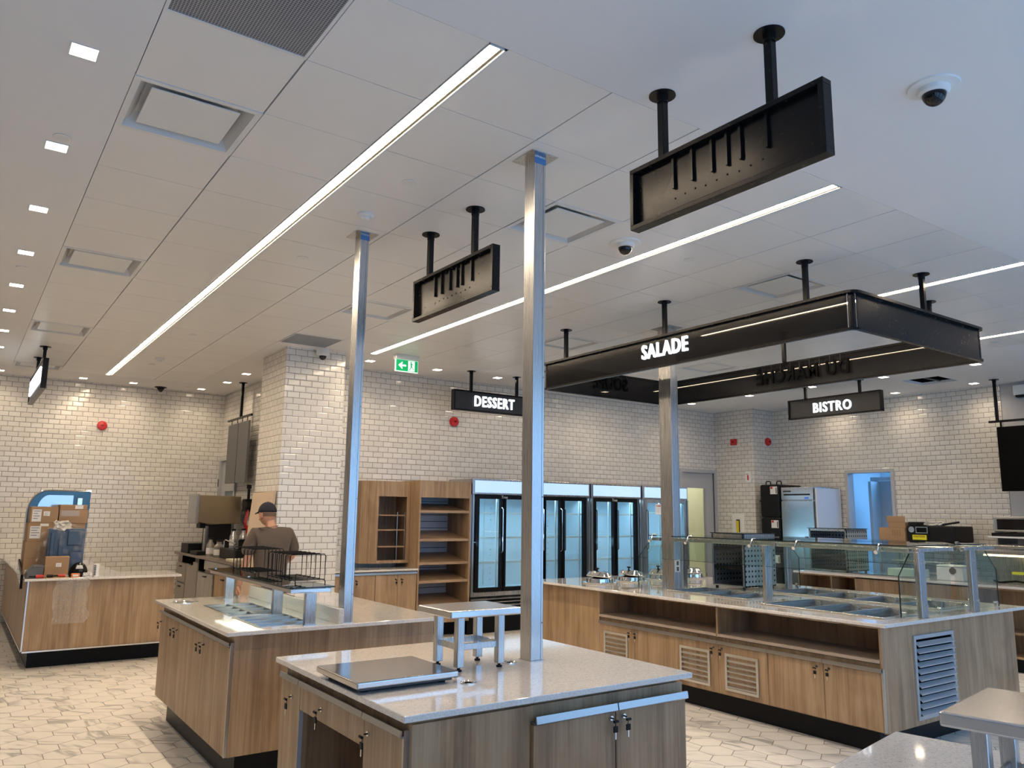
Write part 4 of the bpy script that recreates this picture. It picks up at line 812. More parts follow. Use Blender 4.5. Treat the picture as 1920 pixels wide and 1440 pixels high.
# ================================================================= rear counter with coffee machine
t = thing('rear_counter', 'metal fronted service counter along the far side wall, left of the man', 'counter', (3.27, 11.5, 0))
MB().box(3.0, XS-.002, 9.93, 13.35, .10, .93).build('carcass', mat('warm_grey_laminate', (.25,.225,.195), .4), t)
MB().box(3.06, XS-.002, 9.95, 13.3, 0, .10).build('toe_kick', KICK, t)
WT_ = mat('brown_worktop', (.16,.13,.11), .3); MB().box(2.94, XS-.002, 9.90, 13.38, .93, .965).build('worktop', WT_, t, bevel=.004)
for i, (a, b, z0, z1, m_) in enumerate(((12.75,13.3,.14,.50,MATS['warm_grey_laminate']),(12.75,13.3,.53,.80,MATS['warm_grey_laminate']),(12.05,12.7,.14,.86,MATS['warm_grey_laminate']),(11.2,12.0,.14,.74,STEEL),(10.3,11.1,.14,.76,OAK))):
    d = MB().box(2.975, 2.998, a, b, z0, z1).build('door' if i > 1 else 'drawer', m_, t, bevel=.002)
    MB().box(2.955, 2.975, (a+b)/2-.06, (a+b)/2+.06, z1-.05, z1-.035).build('handle', BLACKM, d)
MB().box(2.97, 2.999, 12.3, 12.95, .82, .92).build('slot_shade', DARK, t); MB().box(2.97,2.999,11.7,11.95,.76,.92).build('slot_shade', DARK, t)  # black blocks paint in the shade of open slots
MB().box(2.955, 2.998, 10.4, 11.6, .80, .92).build('drawer', STEEL, t, bevel=.003)
ZC = .965
t = thing('coffee_machine', 'large brown steel beverage machine with a box head on the rear counter', 'beverage machine', (3.2, 12.2, ZC))
MB().prism([(2.93,1.44),(3.12,1.40),(3.53,1.42),(3.53,1.82),(2.93,1.83)], 'y', 12.02, 12.45).build('head', mat('bronze_steel', (.34,.27,.18), .33, .8), t, bevel=.012)
MB().box(2.885, 2.932, 12.0, 12.47, 1.42, 1.845).build('front_fascia', STEEL, t, bevel=.012)
MB().box(3.10, 3.42, 12.05, 12.40, 1.02, 1.41).build('body', BLACKM, t, bevel=.004); MB().box(2.95, 3.42, 12.03, 12.44, ZC, 1.02).build('drip_tray', BLACKM, t, bevel=.004)
MB().box(2.98, 3.06, 12.1, 12.3, 1.35, 1.42).build('spout', BLACKM, t, bevel=.004)
MB().box(3.06,3.10,12.1,12.18,1.02,1.38).build('side_column', STEEL, t)
r_ = random.Random(2)
def bottle(x, y, z, r, h, m_, lab, name='jar', cat='jar', g='containers on the rear counter'):
    t = thing(name, lab, cat, (x,y,z), g); MB().lathe([(r,0),(r,h*.68),(r*.55,h*.84),(r*.5,h),(.001,h)], (x,y,z), 18).build('body', m_, t, smooth='auto')
    MB().lathe([(r*1.01,h*.15),(r*1.01,h*.5)], (x,y,z), 18).build('label', PAPER, t, smooth='auto'); MB().lathe([(r*.6,h*.98),(r*.6,h*1.08),(.001,h*1.08)], (x,y,z), 14).build('cap', BLACKM, t, smooth='auto')
GLJ = mat('grey_clear_jar', (.20,.19,.17), .1)
bottle(3.06, 11.75, ZC, .055, .24, GLJ, 'labelled clear jar left of two in front of the beverage machine'); bottle(3.10, 11.45, ZC, .07, .22, GLJ, 'labelled clear jar right of two in front of the beverage machine')
bottle(3.22, 11.22, 1.101, .05, .24, STEEL, 'steel cylinder left of two beside the beverage machine', 'steel_canister', 'canister'); bottle(3.30, 11.03, 1.101, .05, .25, STEEL, 'steel cylinder right of two beside the beverage machine', 'steel_canister', 'canister')
t = thing('espresso_machine', 'low black machine with a silver spout between the beverage machine and the man', 'espresso machine', (3.2, 10.9, ZC)); MB().box(3.08, 3.5, 10.6, 11.35, ZC, 1.10).build('body', BLACKM, t, bevel=.01); MB().box(3.12,3.5,10.62,10.84,1.10,1.24).build('group_head', BLACKG, t, bevel=.01)
MB().tube([(3.0,10.85,1.13),(3.0,10.85,1.21),(3.01,10.83,1.225),(3.08,10.6,1.18)], .009, 8).build('spout', CHROME, t, smooth='auto')
t = thing('black_bin', 'low black box at the far left end of the rear counter', 'box', (3.1, 12.9, ZC)); MB().box(2.96, 3.3, 12.62, 13.05, ZC, 1.11).build('body', BLACKM, t, bevel=.006)
t = thing('paper_stack', 'pale tray on the rear counter by the man', 'tray', (3.05, 10.3, ZC)); MB().box(2.95, 3.2, 10.15, 10.55, ZC, ZC+.035).build('tray', mat('pale_cream_plastic', (.55,.5,.38), .5), t, bevel=.006)
t = thing('soda_valves', 'bundle of black and red hoses with valves on the far side wall', 'valve bundle', (3.55, 11.7, 1.5))
MB().box(3.50, XS, 11.70, 11.86, 1.60, 1.78).box(3.50,3.58,11.62,11.72,1.66,1.74).cyl((3.53,11.68,1.78),(3.53,11.68,1.93),.02,10).cyl((3.53,11.68,1.93),(3.53,11.68,1.99),.035,12).build('black_valves', BLACKM, t, bevel=.006)
for i in range(3): MB().tube([(3.53,11.65+i*.06,1.62),(3.50,11.62+i*.08,1.45),(3.54,11.75-i*.06,1.28),(3.55,11.7,1.1)], .009, 6).build('hose', RED if i < 2 else BLACKM, t, smooth='auto')
MB().box(3.52,XS,11.62,11.8,1.28,1.40).build('red_bracket', RED, t, bevel=.006)
# tall panel leaning beside the pillar, oval mirror-black shape
t = thing('leaning_board', 'tall plain beige board leaning on the side of the tiled pillar behind the man', 'board', (2.98, 9.4, 0)); MB().hexa([(2.86,9.02,0),(2.89,9.02,0),(2.89,9.80,0),(2.86,9.80,0),(3.015,9.02,1.84),(3.045,9.02,1.84),(3.045,9.80,1.83),(3.015,9.80,1.83)]).build('board', BEIGE, t)
t = thing('wrapped_chute', 'tall glossy black curved object between the hoses and the beige board', 'black cover', (3.5, 10.9, ZC)); MB().lathe([(.10,0),(.12,.25),(.11,.5),(.06,.66),(.001,.70)], (3.44,10.38,ZC), 20, .7, 1).build('cover', BLACKG, t, smooth=True)

# ================================================================= the man (seen from behind, working at the rear counter)
SKIN = mat('skin', (.50,.27,.18), .5, spec=.4); SHIRT = mat('grey_brown_tshirt', (.088,.068,.056), .9); NAVY = mat('navy_cap_cloth', (.006,.008,.018), .85); SHORTS = mat('dark_brown_shorts', (.03,.022,.018), .9); SHOE = mat('dark_shoe', (.02,.02,.02), .6)
person = thing('person', 'man in a dark cap and grey-brown T-shirt standing with his back turned', 'person', (2.79, 8.42, 0))
def skin_mesh(name, V, E, R, m_, par, sub=2, root=0):
    me = bpy.data.meshes.new(name); o_ = org(par); me.from_pydata([tuple(Vector(v)-o_) for v in V], E, []); o = bpy.data.objects.new(name, me); C.objects.link(o); o.parent = par
    o.modifiers.new('skin', 'SKIN').use_smooth_shade = True; s = o.modifiers.new('sub', 'SUBSURF'); s.levels = sub; s.render_levels = sub
    for i, d_ in enumerate(me.skin_vertices[0].data):
        r = R[i]; d_.radius = r if isinstance(r, tuple) else (r, r); d_.use_root = (i == root)
    me.materials.append(m_); return o
px, py = 2.825, 8.42
V = [(px,py,.86),(px,py+.01,1.02),(px,py+.02,1.18),(px,py+.02,1.34),(px,py+.03,1.42),(px-.02,py+.05,1.49),(px-.04,py+.07,1.57),   # 0-6 pelvis..head
     (px-.17,py+.02,1.36),(px-.245,py+.03,1.12),(px-.275,py+.10,.89),(px-.285,py+.12,.83),                                           # 7-10 left hanging arm
     (px+.17,py+.02,1.36),(px+.255,py+.04,1.14),(px+.15,py+.24,1.00),(px+.10,py+.30,1.0),                                            # 11-14 right arm bent forward
     (px-.09,py,.80),(px-.10,py+.01,.46),(px-.10,py-.01,.09),(px-.10,py+.12,.04),                                                   # 15-18 leg
     (px+.09,py,.80),(px+.10,py+.01,.46),(px+.10,py-.01,.09),(px+.10,py+.12,.04)]
E_ = [(0,1),(1,2),(2,3),(3,4),(4,5),(5,6),(3,7),(7,8),(8,9),(9,10),(3,11),(11,12),(12,13),(13,14),(0,15),(15,16),(16,17),(17,18),(0,19),(19,20),(20,21),(21,22)]
Rr = [(.14,.10),(.14,.10),(.145,.10),(.13,.085),(.065,.06),(.052,.056),(.06,.07),.055,.043,.028,.026,.06,.043,.030,.026,.09,.058,.040,.035,.09,.058,.040,.035]
body = skin_mesh('body', V, E_, Rr, SKIN, person)
# head: skull, neck roll, ears
hx, hy, hz = px-.045, py+.075, 1.575
bm = bmesh.new(); bmesh.ops.create_uvsphere(bm, u_segments=32, v_segments=20, radius=1)
HA = math.radians(28)   # head turned to the man's left
for v in bm.verts:
    p = v.co; jaw = 1-.18*max(0,-p.z)*(1 if p.y > 0 else .6); x, y, z = p.x*.078*jaw, p.y*.098*(1-.08*max(0,-p.z)), p.z*.118
    if p.y > .75 and abs(p.x) < .3 and -.45 < p.z < .1: y += .022*(1-abs(p.x)/.3)*(1-abs(p.z+.2)/.35)     # nose
    if p.y > .6 and abs(abs(p.x)-.38) < .16 and abs(p.z-.08) < .12: y -= .006                              # eye sockets
    X, Y = x*math.cos(HA)-y*math.sin(HA), x*math.sin(HA)+y*math.cos(HA); v.co = (hx+X, hy+Y, hz+z)
q = MB(); q.bm.free(); q.bm = bm; head = q.build('head', SKIN, person, smooth=True)
def hp(x, y, z): return (hx+x*math.cos(HA)-y*math.sin(HA), hy+x*math.sin(HA)+y*math.cos(HA), hz+z)
for s_ in (-1,1):
    e = MB(); e.tube([hp(s_*.074,.005,-.045), hp(s_*.086,-.003,-.03), hp(s_*.090,-.012,-.005), hp(s_*.084,-.006,.012), hp(s_*.076,.006,.008)], .008, 8); e.cyl(hp(s_*.070,0,-.02), hp(s_*.083,-.004,-.02), .018, 12, .012); e.build('ear', SKIN, head, smooth=True)
for s_ in (-1,1):
    e = MB(); e.lathe([(.011*math.cos(a), .011*math.sin(a)) for a in [-PI/2+.1+i*(PI-.2)/6 for i in range(7)]], hp(s_*.03,.084,.012), 12).build('eye', mat('eye_white', (.6,.58,.55), .2), head, smooth=True)
MB().tube([hp(-.022,.090,-.055), hp(0,.098,-.053), hp(.022,.090,-.055)], .004, 6).build('mouth', mat('lips', (.35,.13,.1), .5), head, smooth=True)
bm = bmesh.new(); bmesh.ops.create_uvsphere(bm, u_segments=32, v_segments=16, radius=1); bmesh.ops.delete(bm, geom=[v for v in bm.verts if v.co.z < -.02], context='VERTS')
for v in bm.verts: v.co = hp(v.co.x*.086, v.co.y*.107, .028+v.co.z*.108)
r1 = MB(); r1.bm.free(); r1.bm = bm; cap = r1.build('cap', NAVY, person, smooth=True); sd = cap.modifiers.new('thick', 'SOLIDIFY'); sd.thickness = .004
bp_ = []
for i in range(9):
    a = -.95+i*1.9/8; bp_.append((.082*math.sin(a), .085*math.cos(a)+.015, .032-.0))
bp2 = [(.070*math.sin(-.95+i*1.9/8)*1.05, .085+.075*math.cos((-.95+i*1.9/8)*1.3), .018-.004*abs(i-4)) for i in range(9)]
m_ = MB(); top = [m_.bm.verts.new(hp(*p)) for p in bp_]; out_ = [m_.bm.verts.new(hp(*p)) for p in bp2]
for i in range(8): m_.bm.faces.new((top[i], top[i+1], out_[i+1], out_[i]))
br = m_.build('cap_brim', NAVY, cap, smooth=True); sd = br.modifiers.new('thick', 'SOLIDIFY'); sd.thickness = .005
MB().lathe([(.006,0),(.005,.005),(.001,.006)], hp(0,0,.134), 10).build('cap_button', NAVY, cap)
# hair fringe below the cap at the nape
bm = bmesh.new(); bmesh.ops.create_uvsphere(bm, u_segments=28, v_segments=20, radius=1); bmesh.ops.delete(bm, geom=[v for v in bm.verts if v.co.z > .28 or v.co.z < -.30 or v.co.y > .1], context='VERTS')
for v in bm.verts: v.co = hp(v.co.x*.081, v.co.y*.101, v.co.z*.12)
r1 = MB(); r1.bm.free(); r1.bm = bm; r1.build('hair', mat('short_grey_hair', (.14,.09,.06), .9), head, smooth=True)
# T-shirt: torso with sleeves, slightly looser than the body
V2 = [(px,py,.80),(px,py+.0,.98),(px,py+.01,1.16),(px,py+.02,1.32),(px,py+.025,1.405),(px-.005,py+.03,1.45),(px-.175,py+.02,1.365),(px-.235,py+.028,1.235),(px-.255,py+.035,1.14),(px+.175,py+.02,1.365),(px+.235,py+.03,1.25),(px+.262,py+.045,1.155)]
E2 = [(0,1),(1,2),(2,3),(3,4),(4,5),(3,6),(6,7),(7,8),(3,9),(9,10),(10,11)]
R2 = [(.185,.14),(.188,.145),(.198,.145),(.185,.125),(.120,.10),(.066,.068),.092,.080,.072,.092,.080,.072]
sh = skin_mesh('tshirt', V2, E2, R2, SHIRT, person)
MB().tube([(px,py-.122,1.30),(px,py-.145,1.15),(px,py-.145,1.0)], .0022, 6).build('back_seam', SHIRT, sh)
skin_mesh('shorts', [(px,py,.88),(px,py,.80),(px-.10,py,.72),(px-.105,py,.52),(px+.10,py,.72),(px+.105,py,.52)], [(0,1),(1,2),(2,3),(1,4),(4,5)], [(.165,.13),(.17,.13),.115,.095,.115,.095], SHORTS, person)
for s_ in (-1,1): MB().prism([(py-.07,0),(py+.19,0),(py+.18,.05),(py+.06,.10),(py-.06,.10)], 'x', px+s_*.10-.045, px+s_*.10+.045).build('shoe', SHOE, person, bevel=.02, seg=3)
# hands: palm with four fingers and a thumb, slightly curled
def hand(base, d, side, name='hand'):
    b = Vector(base); d = Vector(d).normalized(); s_ = Vector(side).normalized(); n = d.cross(s_).normalized()
    V = [b, b+d*.04, b+d*.075]; E = [(0,1),(1,2)]; R = [(.024,.020),(.036,.017),(.036,.014)]
    for k, (off, ln) in enumerate(((-.027,.060),(-.009,.070),(.009,.066),(.027,.052))):
        i0 = len(V); r0 = b+d*.078+s_*off
        V += [r0, r0+d*ln*.45+n*.006, r0+d*ln*.8+n*.018, r0+d*ln*.95+n*.030]; E += [(2,i0),(i0,i0+1),(i0+1,i0+2),(i0+2,i0+3)]; R += [.0095,.009,.0085,.007]
    i0 = len(V); V += [b+d*.025-s_*.030, b+d*.055-s_*.046+n*.012, b+d*.080-s_*.050+n*.02]; E += [(1,i0),(i0,i0+1),(i0+1,i0+2)]; R += [.013,.010,.008]
    return skin_mesh(name, V, E, R, SKIN, person)
hand((px-.285,py+.12,.835), (-.03,.06,-1), (.25,1,.1)); hand((px+.11,py+.295,1.0), (-.7,.6,0), (.6,.7,.3))
# ================================================================= back wall joinery
YF_ = 9.15
t = thing('base_cabinet', 'oak base cabinet with locked doors under the display case at the back wall', 'cabinet', (4.42, 9.4, 0))
MB().box(3.81, 4.985, YF_+.02, YB-.002, .16, .88).build('carcass', OAK, t); MB().box(3.81, 4.985, YF_+.10, YB-.002, 0, .16).build('toe_kick', KICK, t)
for a, b, lk in ((3.82,4.075,None),(4.08,4.40,4.14),(4.405,4.71,4.68),(4.715,4.98,4.76)):
    d = MB().box(a, b, YF_, YF_+.019, .16, .835).build('door', OAK, t, bevel=.001)
    if lk: lock(d, (lk, YF_, .78), '-y')
MB().prism([(YF_-.015,.838),(YF_-.018,.842),(YF_-.015,.866),(YF_-.008,.866),(YF_-.010,.846),(YF_+.019,.846),(YF_+.019,.838)], 'x', 3.82, 4.98).build('handle_rail', ALU, t)
o = MB().box(3.80, 4.988, YF_-.03, YB-.002, T0, T1).build('worktop', QUARTZ, bevel=.003); tag(o, 'stone worktop of the back wall cabinet, below the display case', 'worktop')
o = MB().box(3.80, 4.35, YB-.015, YB-.001, T1, 1.04).build('upstand', QUARTZ); tag(o, 'low stone upstand behind the back wall worktop', 'upstand')
t = thing('display_case', 'oak display case with open shelves and a slanted left side on the back worktop', 'display case', (4.65, 9.6, T1))
MB().prism([(4.33,YB-.002),(4.33,9.52),(4.50,9.40),(4.53,9.40),(4.53,YB-.002)], 'z', .96, 2.02).build('slanted_side', OAK, t, bevel=.001)
MB().box(4.53, 4.985, 9.40, 9.42, 1.82, 2.02).box(4.53,4.985,9.40,9.42,.96,1.0).box(4.94,4.985,9.40,9.42,1.0,1.82).box(4.53,4.985,9.42,YB-.002,2.0,2.02).box(4.53,4.985,9.42,YB-.002,.96,.98).build('front_frame', OAK, t)
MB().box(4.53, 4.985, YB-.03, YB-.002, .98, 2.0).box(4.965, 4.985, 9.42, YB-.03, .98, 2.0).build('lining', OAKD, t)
for z in (1.17, 1.385, 1.575): MB().box(4.532, 4.93, 9.425, YB-.035, z-.008, z+.008).build('shelf', SHELFW, t)
f = MB()
for x, y in ((4.82,9.44),(4.93,9.44)): f.box(x-.004, x+.004, y-.01, y-.002, .99, 1.62)
f.build('shelf_standards', ALU, t)
t = thing('shelf_unit', 'tall open oak shelf unit with sloping shelves and a slatted back, on castors', 'shelf unit', (5.39, 9.4, 0))
MB().box(4.99, 5.015, YF_, YB-.05, .20, 2.035).box(5.765, 5.79, YF_, YB-.05, .20, 2.035).box(5.015,5.765,YF_,YF_+.02,1.815,2.035).box(5.015,5.765,YF_+.02,YB-.05,2.015,2.035).box(5.015,5.765,YF_,YB-.05,.20,.22).build('carcass', OAK, t, bevel=.001)
s = MB(); z = .24
while z < 1.98: s.box(5.015, 5.765, YB-.075, YB-.06, z, min(z+.082, 2.0)); z += .09
s.build('slatted_back', mat('pale_blue_grey_slat', (.50,.53,.58), .4), t); MB().box(5.015,5.765,YB-.06,YB-.05,.22,2.015).build('back_panel', BLACKM, t)
for z in (1.635, 1.265, .965, .73): MB().hexa([(5.017,YF_+.02,z-.022),(5.763,YF_+.02,z-.022),(5.763,YB-.08,z+.09),(5.017,YB-.08,z+.09),(5.017,YF_+.02,z),(5.763,YF_+.02,z),(5.763,YB-.08,z+.108),(5.017,YB-.08,z+.108)]).box(5.017,5.763,YF_+.008,YF_+.02,z-.022,z+.012).build('shelf', SHELFW, t)
MB().hexa([(5.017,YF_+.02,.40),(5.763,YF_+.02,.40),(5.763,YB-.08,.50),(5.017,YB-.08,.50),(5.017,YF_+.02,.42),(5.763,YF_+.02,.42),(5.763,YB-.08,.52),(5.017,YB-.08,.52)]).box(5.017,5.763,YF_+.005,YF_+.02,.22,.42).build('bottom_shelf', SHELFW, t)
for x in (5.06, 5.72):
    for y in (YF_+.08, YB-.14):
        c = MB().box(x-.02,x+.02,y-.02,y+.02,.12,.20).build('caster_bracket', ALU, t); MB().cyl((x-.014,y,.05),(x+.014,y,.05),.05,18).build('wheel', GREYP, c, smooth='auto')
MB().box(5.0,5.78,YF_+.25,YF_+.27,.02,.19).build('dark_skirt', KICK, t)

# ================================================================= glass door coolers
INT = mat('cooler_inside', (.72,.80,.86), .5); LIGHTBOX = mat('lit_cooler_header', (.35,.42,.5), .4, emit=(.46,.74,1), es=.78); COOLD = (.45,.78,1)
def cooler(x0, x1, doors, lab, frame=BLACK, logo=True, swing=True):
    y0, y1 = YF_-.0, YB-.01; cx = (x0+x1)/2; t = thing('glass_door_cooler', lab, 'cooler', (cx, (y0+y1)/2, 0), 'upright glass door coolers along the back wall')
    MB().box(x0, x0+.035, y0+.05, y1, .20, 2.09).box(x1-.035, x1, y0+.05, y1, .20, 2.09).box(x0+.035, x1-.035, y0+.05, y1, 2.06, 2.09).box(x0+.035, x1-.035, y0+.05, y1, .20, .56).build('cabinet', STEEL, t, bevel=.004)
    MB().box(x0, x1, y0+.0, y0+.06, 1.875, 2.09).build('header_frame', STEEL, t, bevel=.004); MB().box(x0+.04, x1-.025, y0-.006, y0, 1.90, 2.065).build('lit_header', LIGHTBOX, t, label='lit pale blue header panel')
    MB().box(x0+.035, x0+.05, y0+.06, y1-.05, .56, 1.87).box(x1-.05, x1-.035, y0+.06, y1-.05, .56, 1.87).box(x0+.035, x1-.035, y1-.06, y1-.04, .56, 1.87).box(x0+.05,x1-.05,y0+.06,y1-.06,.56,.575).box(x0+.05,x1-.05,y0+.06,y1-.06,1.855,1.87).build('interior', INT, t)
    for z in (.83, 1.12, 1.32, 1.66) if not logo else (.94, 1.28, 1.62):
        s = MB(); s.tube([(x0+.06,y0+.12,z),(x1-.06,y0+.12,z)], .006, 6).tube([(x0+.06,y1-.08,z),(x1-.06,y1-.08,z)], .004, 6).box(x0+.06,x1-.06,y0+.115,y0+.118,z-.012,z+.012); n = int((x1-x0-.12)/.05)
        for i in range(n+1): s.tube([(x0+.06+i*.05,y0+.12,z+.004),(x0+.06+i*.05,y1-.08,z+.004)], .0016, 4)
        s.build('wire_shelf', WHITEP, t)
    st = MB()
    for d in doors: st.box(d[1]-.06, d[1]-.045, y0+.10, y0+.115, .6, 1.84).box(d[0]+.06, d[0]+.072, y1-.078, y1-.064, .6, 1.84)
    for z_ in range(14): 
        for d in doors: st.box(d[0]+.18, d[0]+.205, y1-.072, y1-.062, .66+z_*.085, .68+z_*.085)
    st.build('shelf_standards', WHITEP, t)
    for e0 in (x0, x1-.03): MB().box(e0, e0+.03, y0-.008, y0+.01, .56, 1.872).build('edge_trim', ALU, t)
    for i, (a, b, hs) in enumerate(doors):
        d = MB().frame('y', y0-.01, y0+.05, a, b, .56, 1.87, .055).build('door', frame, t, bevel=.002)
        MB().box(a+.05, b-.05, y0+.012, y0+.018, .61, 1.82).build('pane', glass('cooler_glass', (.88,.95,.97), 1.45) if 'cooler_glass' not in MATS else MATS['cooler_glass'], d)
        hx_ = b-.04 if hs > 0 else a+.04
        MB().tube([(hx_,y0-.01,1.08),(hx_,y0-.04,1.10),(hx_,y0-.04,1.68),(hx_,y0-.01,1.70)], .007, 8).build('handle', CHROME if hs > 0 else BLACKM, d, smooth='auto')
    if logo: text('logo', 'True', .055, .001, facing(((doors[-1][0]+doors[-1][1])/2-.25 if len(doors) == 2 else (doors[0][1]+.0), y0-.011, 1.842), '-y'), WHITEP, t, 0)
    g = MB().box(x0, x1, y0, y0+.05, .50, .555)
    g.build('lower_rail', STEEL, t)
    s = MB()
    for z in (.455, .41, .365, .32, .275, .23): s.prism([(y0+.0,z),(y0+.03,z+.018),(y0+.03,z+.028),(y0+.0,z+.012)], 'x', x0+.01, x1-.01)
    s.build('louvres', ALU, t); MB().box(x0+.01, x1-.01, y0+.032, y0+.05, .20, .50).build('grille_backing', BLACKM, t); MB().box(x0+.03, x1-.03, y0+.12, y1-.05, .0, .20).build('base', KICK, t)
    area('cooler_light', (cx, y0+.10, 1.845), (math.radians(-12), 0, 0), x1-x0-.2, .06, 5.5*(x1-x0), COOLD)
    area('cooler_light', (x0+.07, y0+.10, 1.2), (0, math.radians(-115), 0), .06, 1.2, 3.5, COOLD)
    return t
cooler(5.81, 7.93, [(5.87,6.34,1),(6.32,7.06,1),(7.03,7.40,1),(7.38,7.86,-1)], 'widest black framed glass door cooler, beside the open shelf unit')
cooler(7.96, 9.02, [(8.00,8.46,-1),(8.44,8.93,-1)], 'black framed two door glass cooler in the middle of the cooler row')
cooler(9.05, 10.10, [(9.09,9.58,-1),(9.56,10.05,-1)], 'steel framed glass door cooler with a paper notice, behind the third post', STEEL, False)
o = MB().box(9.32, 9.46, YF_-.0135, YF_-.0125, 1.63, 1.80).build('paper_notice', PAPER); tag(o, 'paper notice on the last cooler door', 'notice'); MB().box(9.34,9.44,YF_-.0145,YF_-.0136,1.76,1.775).build('print', RED, o)

# ================================================================= serving island
t = thing('island_cabinet', 'long oak serving island base with louvred and plain locked doors and an open tray shelf', 'cabinet', (6.35, 5.05, 0))
XF = 5.33; YE = 3.10
MB().box(XF, 7.36, 6.03, 7.02, .17, .88).box(XF+.02, 7.36, 3.118, 6.03, .17, .62).box(XF+.42, 7.36, 3.118, 6.03, .62, .80).box(XF, 7.36, YE, 3.118, .17, .88).box(7.34, 7.36, 3.118, 6.03, .80, .88).box(XF, XF+.02, 6.012, 6.03, .17, .88).box(XF+.02, XF+.42, 6.012, 6.03, .62, .88).box(XF, XF+.42, 4.53, 4.548, .62, .862).box(XF,XF+.12,3.118,6.012,.862,.88).build('carcass', OAK, t, bevel=.001)
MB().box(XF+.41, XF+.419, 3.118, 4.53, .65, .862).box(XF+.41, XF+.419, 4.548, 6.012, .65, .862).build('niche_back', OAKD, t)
for a, b in ((3.118,4.53),(4.548,6.012)): MB().box(XF-.005, XF+.41, a, b, .628, .65).build('tray_shelf', mat('shelf_laminate', (.34,.28,.23), .35), t)
MB().box(XF+.12, 7.25, YE+.12, 6.92, 0, .17).build('toe_kick', KICK, t)
def louvre_x(par, x, y0, y1, z0, z1, n, m_):
    f = MB().frame('x', x-.008, x+.004, y0, y1, z0, z1, .022).build('louvre_frame', m_, par, bevel=.001); s = MB(); h = (z1-z0-.05)/n
    for i in range(n):
        z = z0+.027+i*h; s.hexa([(x-.012,y0+.02,z),(x-.012,y1-.02,z),(x+.012,y1-.02,z+h*.42),(x+.012,y0+.02,z+h*.42),(x-.012,y0+.02,z+h*.12),(x-.012,y1-.02,z+h*.12),(x+.012,y1-.02,z+h*.54),(x+.012,y0+.02,z+h*.54)])
    s.build('slats', m_, f); MB().box(x+.013, x+.016, y0+.015, y1-.015, z0+.015, z1-.015).build('dark_backing', DARK, f)
LOUV = mat('satin_aluminium_louvre', (.60,.58,.54), .30, .85)
for a, b, lv, lk in ((5.53,6.01,(5.61,5.94),5.57),(5.02,5.527,None,5.49),(4.537,5.017,(4.62,4.955),4.58),(4.045,4.533,(4.13,4.46),4.49),(3.56,4.041,None,3.61),(3.105,3.556,None,3.51)):
    d = MB().box(XF-.0, XF+.019, a, b, .18, .565).build('door', OAK, t, bevel=.001); lock(d, (XF, lk, .535), '-x')
    if lv: louvre_x(d, XF-.003, lv[0], lv[1], .215, .505, 6, LOUV)
h = MB()
for a, b in ((5.53,6.01),(5.02,5.527),(4.537,5.017),(4.045,4.533),(3.56,4.041),(3.105,3.556)): h.prism([(XF-.015,.568),(XF-.018,.572),(XF-.015,.596),(XF-.008,.596),(XF-.010,.576),(XF+.018,.576),(XF+.018,.568)], 'y', a, b)
h.build('handle_rail', ALU, t); MB().box(XF-.004, XF+.012, YE-.004, YE+.012, .18, .59).build('corner_trim', ALU, t)
# big end louvre
f = MB().frame('y', YE-.012, YE+.002, 5.74, 6.315, .205, .785, .028).build('end_louvre_frame', mat('grey_louvre', (.42,.44,.47), .35, .3), t, bevel=.002); s = MB(); n = 11; hh_ = (.785-.205-.06)/n
for i in range(n):
    z = .235+i*hh_; s.hexa([(5.765,YE-.030,z),(6.29,YE-.030,z),(6.29,YE-.002,z+hh_*.50),(5.765,YE-.002,z+hh_*.50),(5.765,YE-.030,z+hh_*.14),(6.29,YE-.030,z+hh_*.14),(6.29,YE-.002,z+hh_*.64),(5.765,YE-.002,z+hh_*.64)])
s.build('slats', MATS['grey_louvre'], f); MB().box(5.76, 6.295, YE-.002, YE-.0005, .23, .76).build('dark_backing', DARK, f)
WELLS = [(5.68, 6.25, 4.50, 5.45), (5.51, 6.24, 3.17, 4.24), (6.46, 7.10, 3.25, 4.90)]
o = slab(5.25, 7.42, 3.02, 7.07, [(a+.01, b-.01, c_+.01, d_-.01) for a, b, c_, d_ in WELLS]).build('worktop', QUARTZ, bevel=.004); tag(o, 'long white quartz worktop of the serving island under the glass guards', 'worktop')
def wells(x0, x1, y0, y1, nx, ny, lab, depth=.11, skip=()):
    t = thing('food_well', lab, 'food well', ((x0+x1)/2, (y0+y1)/2, T1), 'steel food wells let into the island')
    MB().frame('z', T1, T1+.012, x0, x1, y0, y1, .024).build('raised_rim', steel('bright_rim', (.75,.74,.70), .2, 'y'), t, bevel=.002); dx, dy = (x1-x0-.04)/nx, (y1-y0-.04)/ny
    for j in range(1, ny): MB().box(x0+.02, x1-.02, y0+.02+j*dy-.012, y0+.02+j*dy+.012, T1, T1+.009).build('adapter_bar', MATS['bright_rim'], t)
    for i in range(nx):
        for j in range(ny):
            if (i,j) in skip: continue
            p = pan(t, x0+.025+i*dx, x0+.015+(i+1)*dx, y0+.032+j*dy, y0+.008+(j+1)*dy, T1+.004, .085); cx, cy = x0+.02+(i+.8)*dx, y0+.02+(j+.5)*dy
            MB().cyl((cx,cy,T1-.06),(cx,cy,T1+.002),.012,12).cyl((cx,cy,T1+.002),(cx,cy,T1+.022),.008,10).build('knob', CHROME, p, smooth='auto')
wells(*WELLS[0], 1, 3, 'left bank of three steel food wells on the near side of the island')
wells(*WELLS[1], 1, 3, 'right bank of three steel food wells on the island near side')
wells(*WELLS[2], 1, 4, 'back bank of four steel food wells beyond the glass guard')
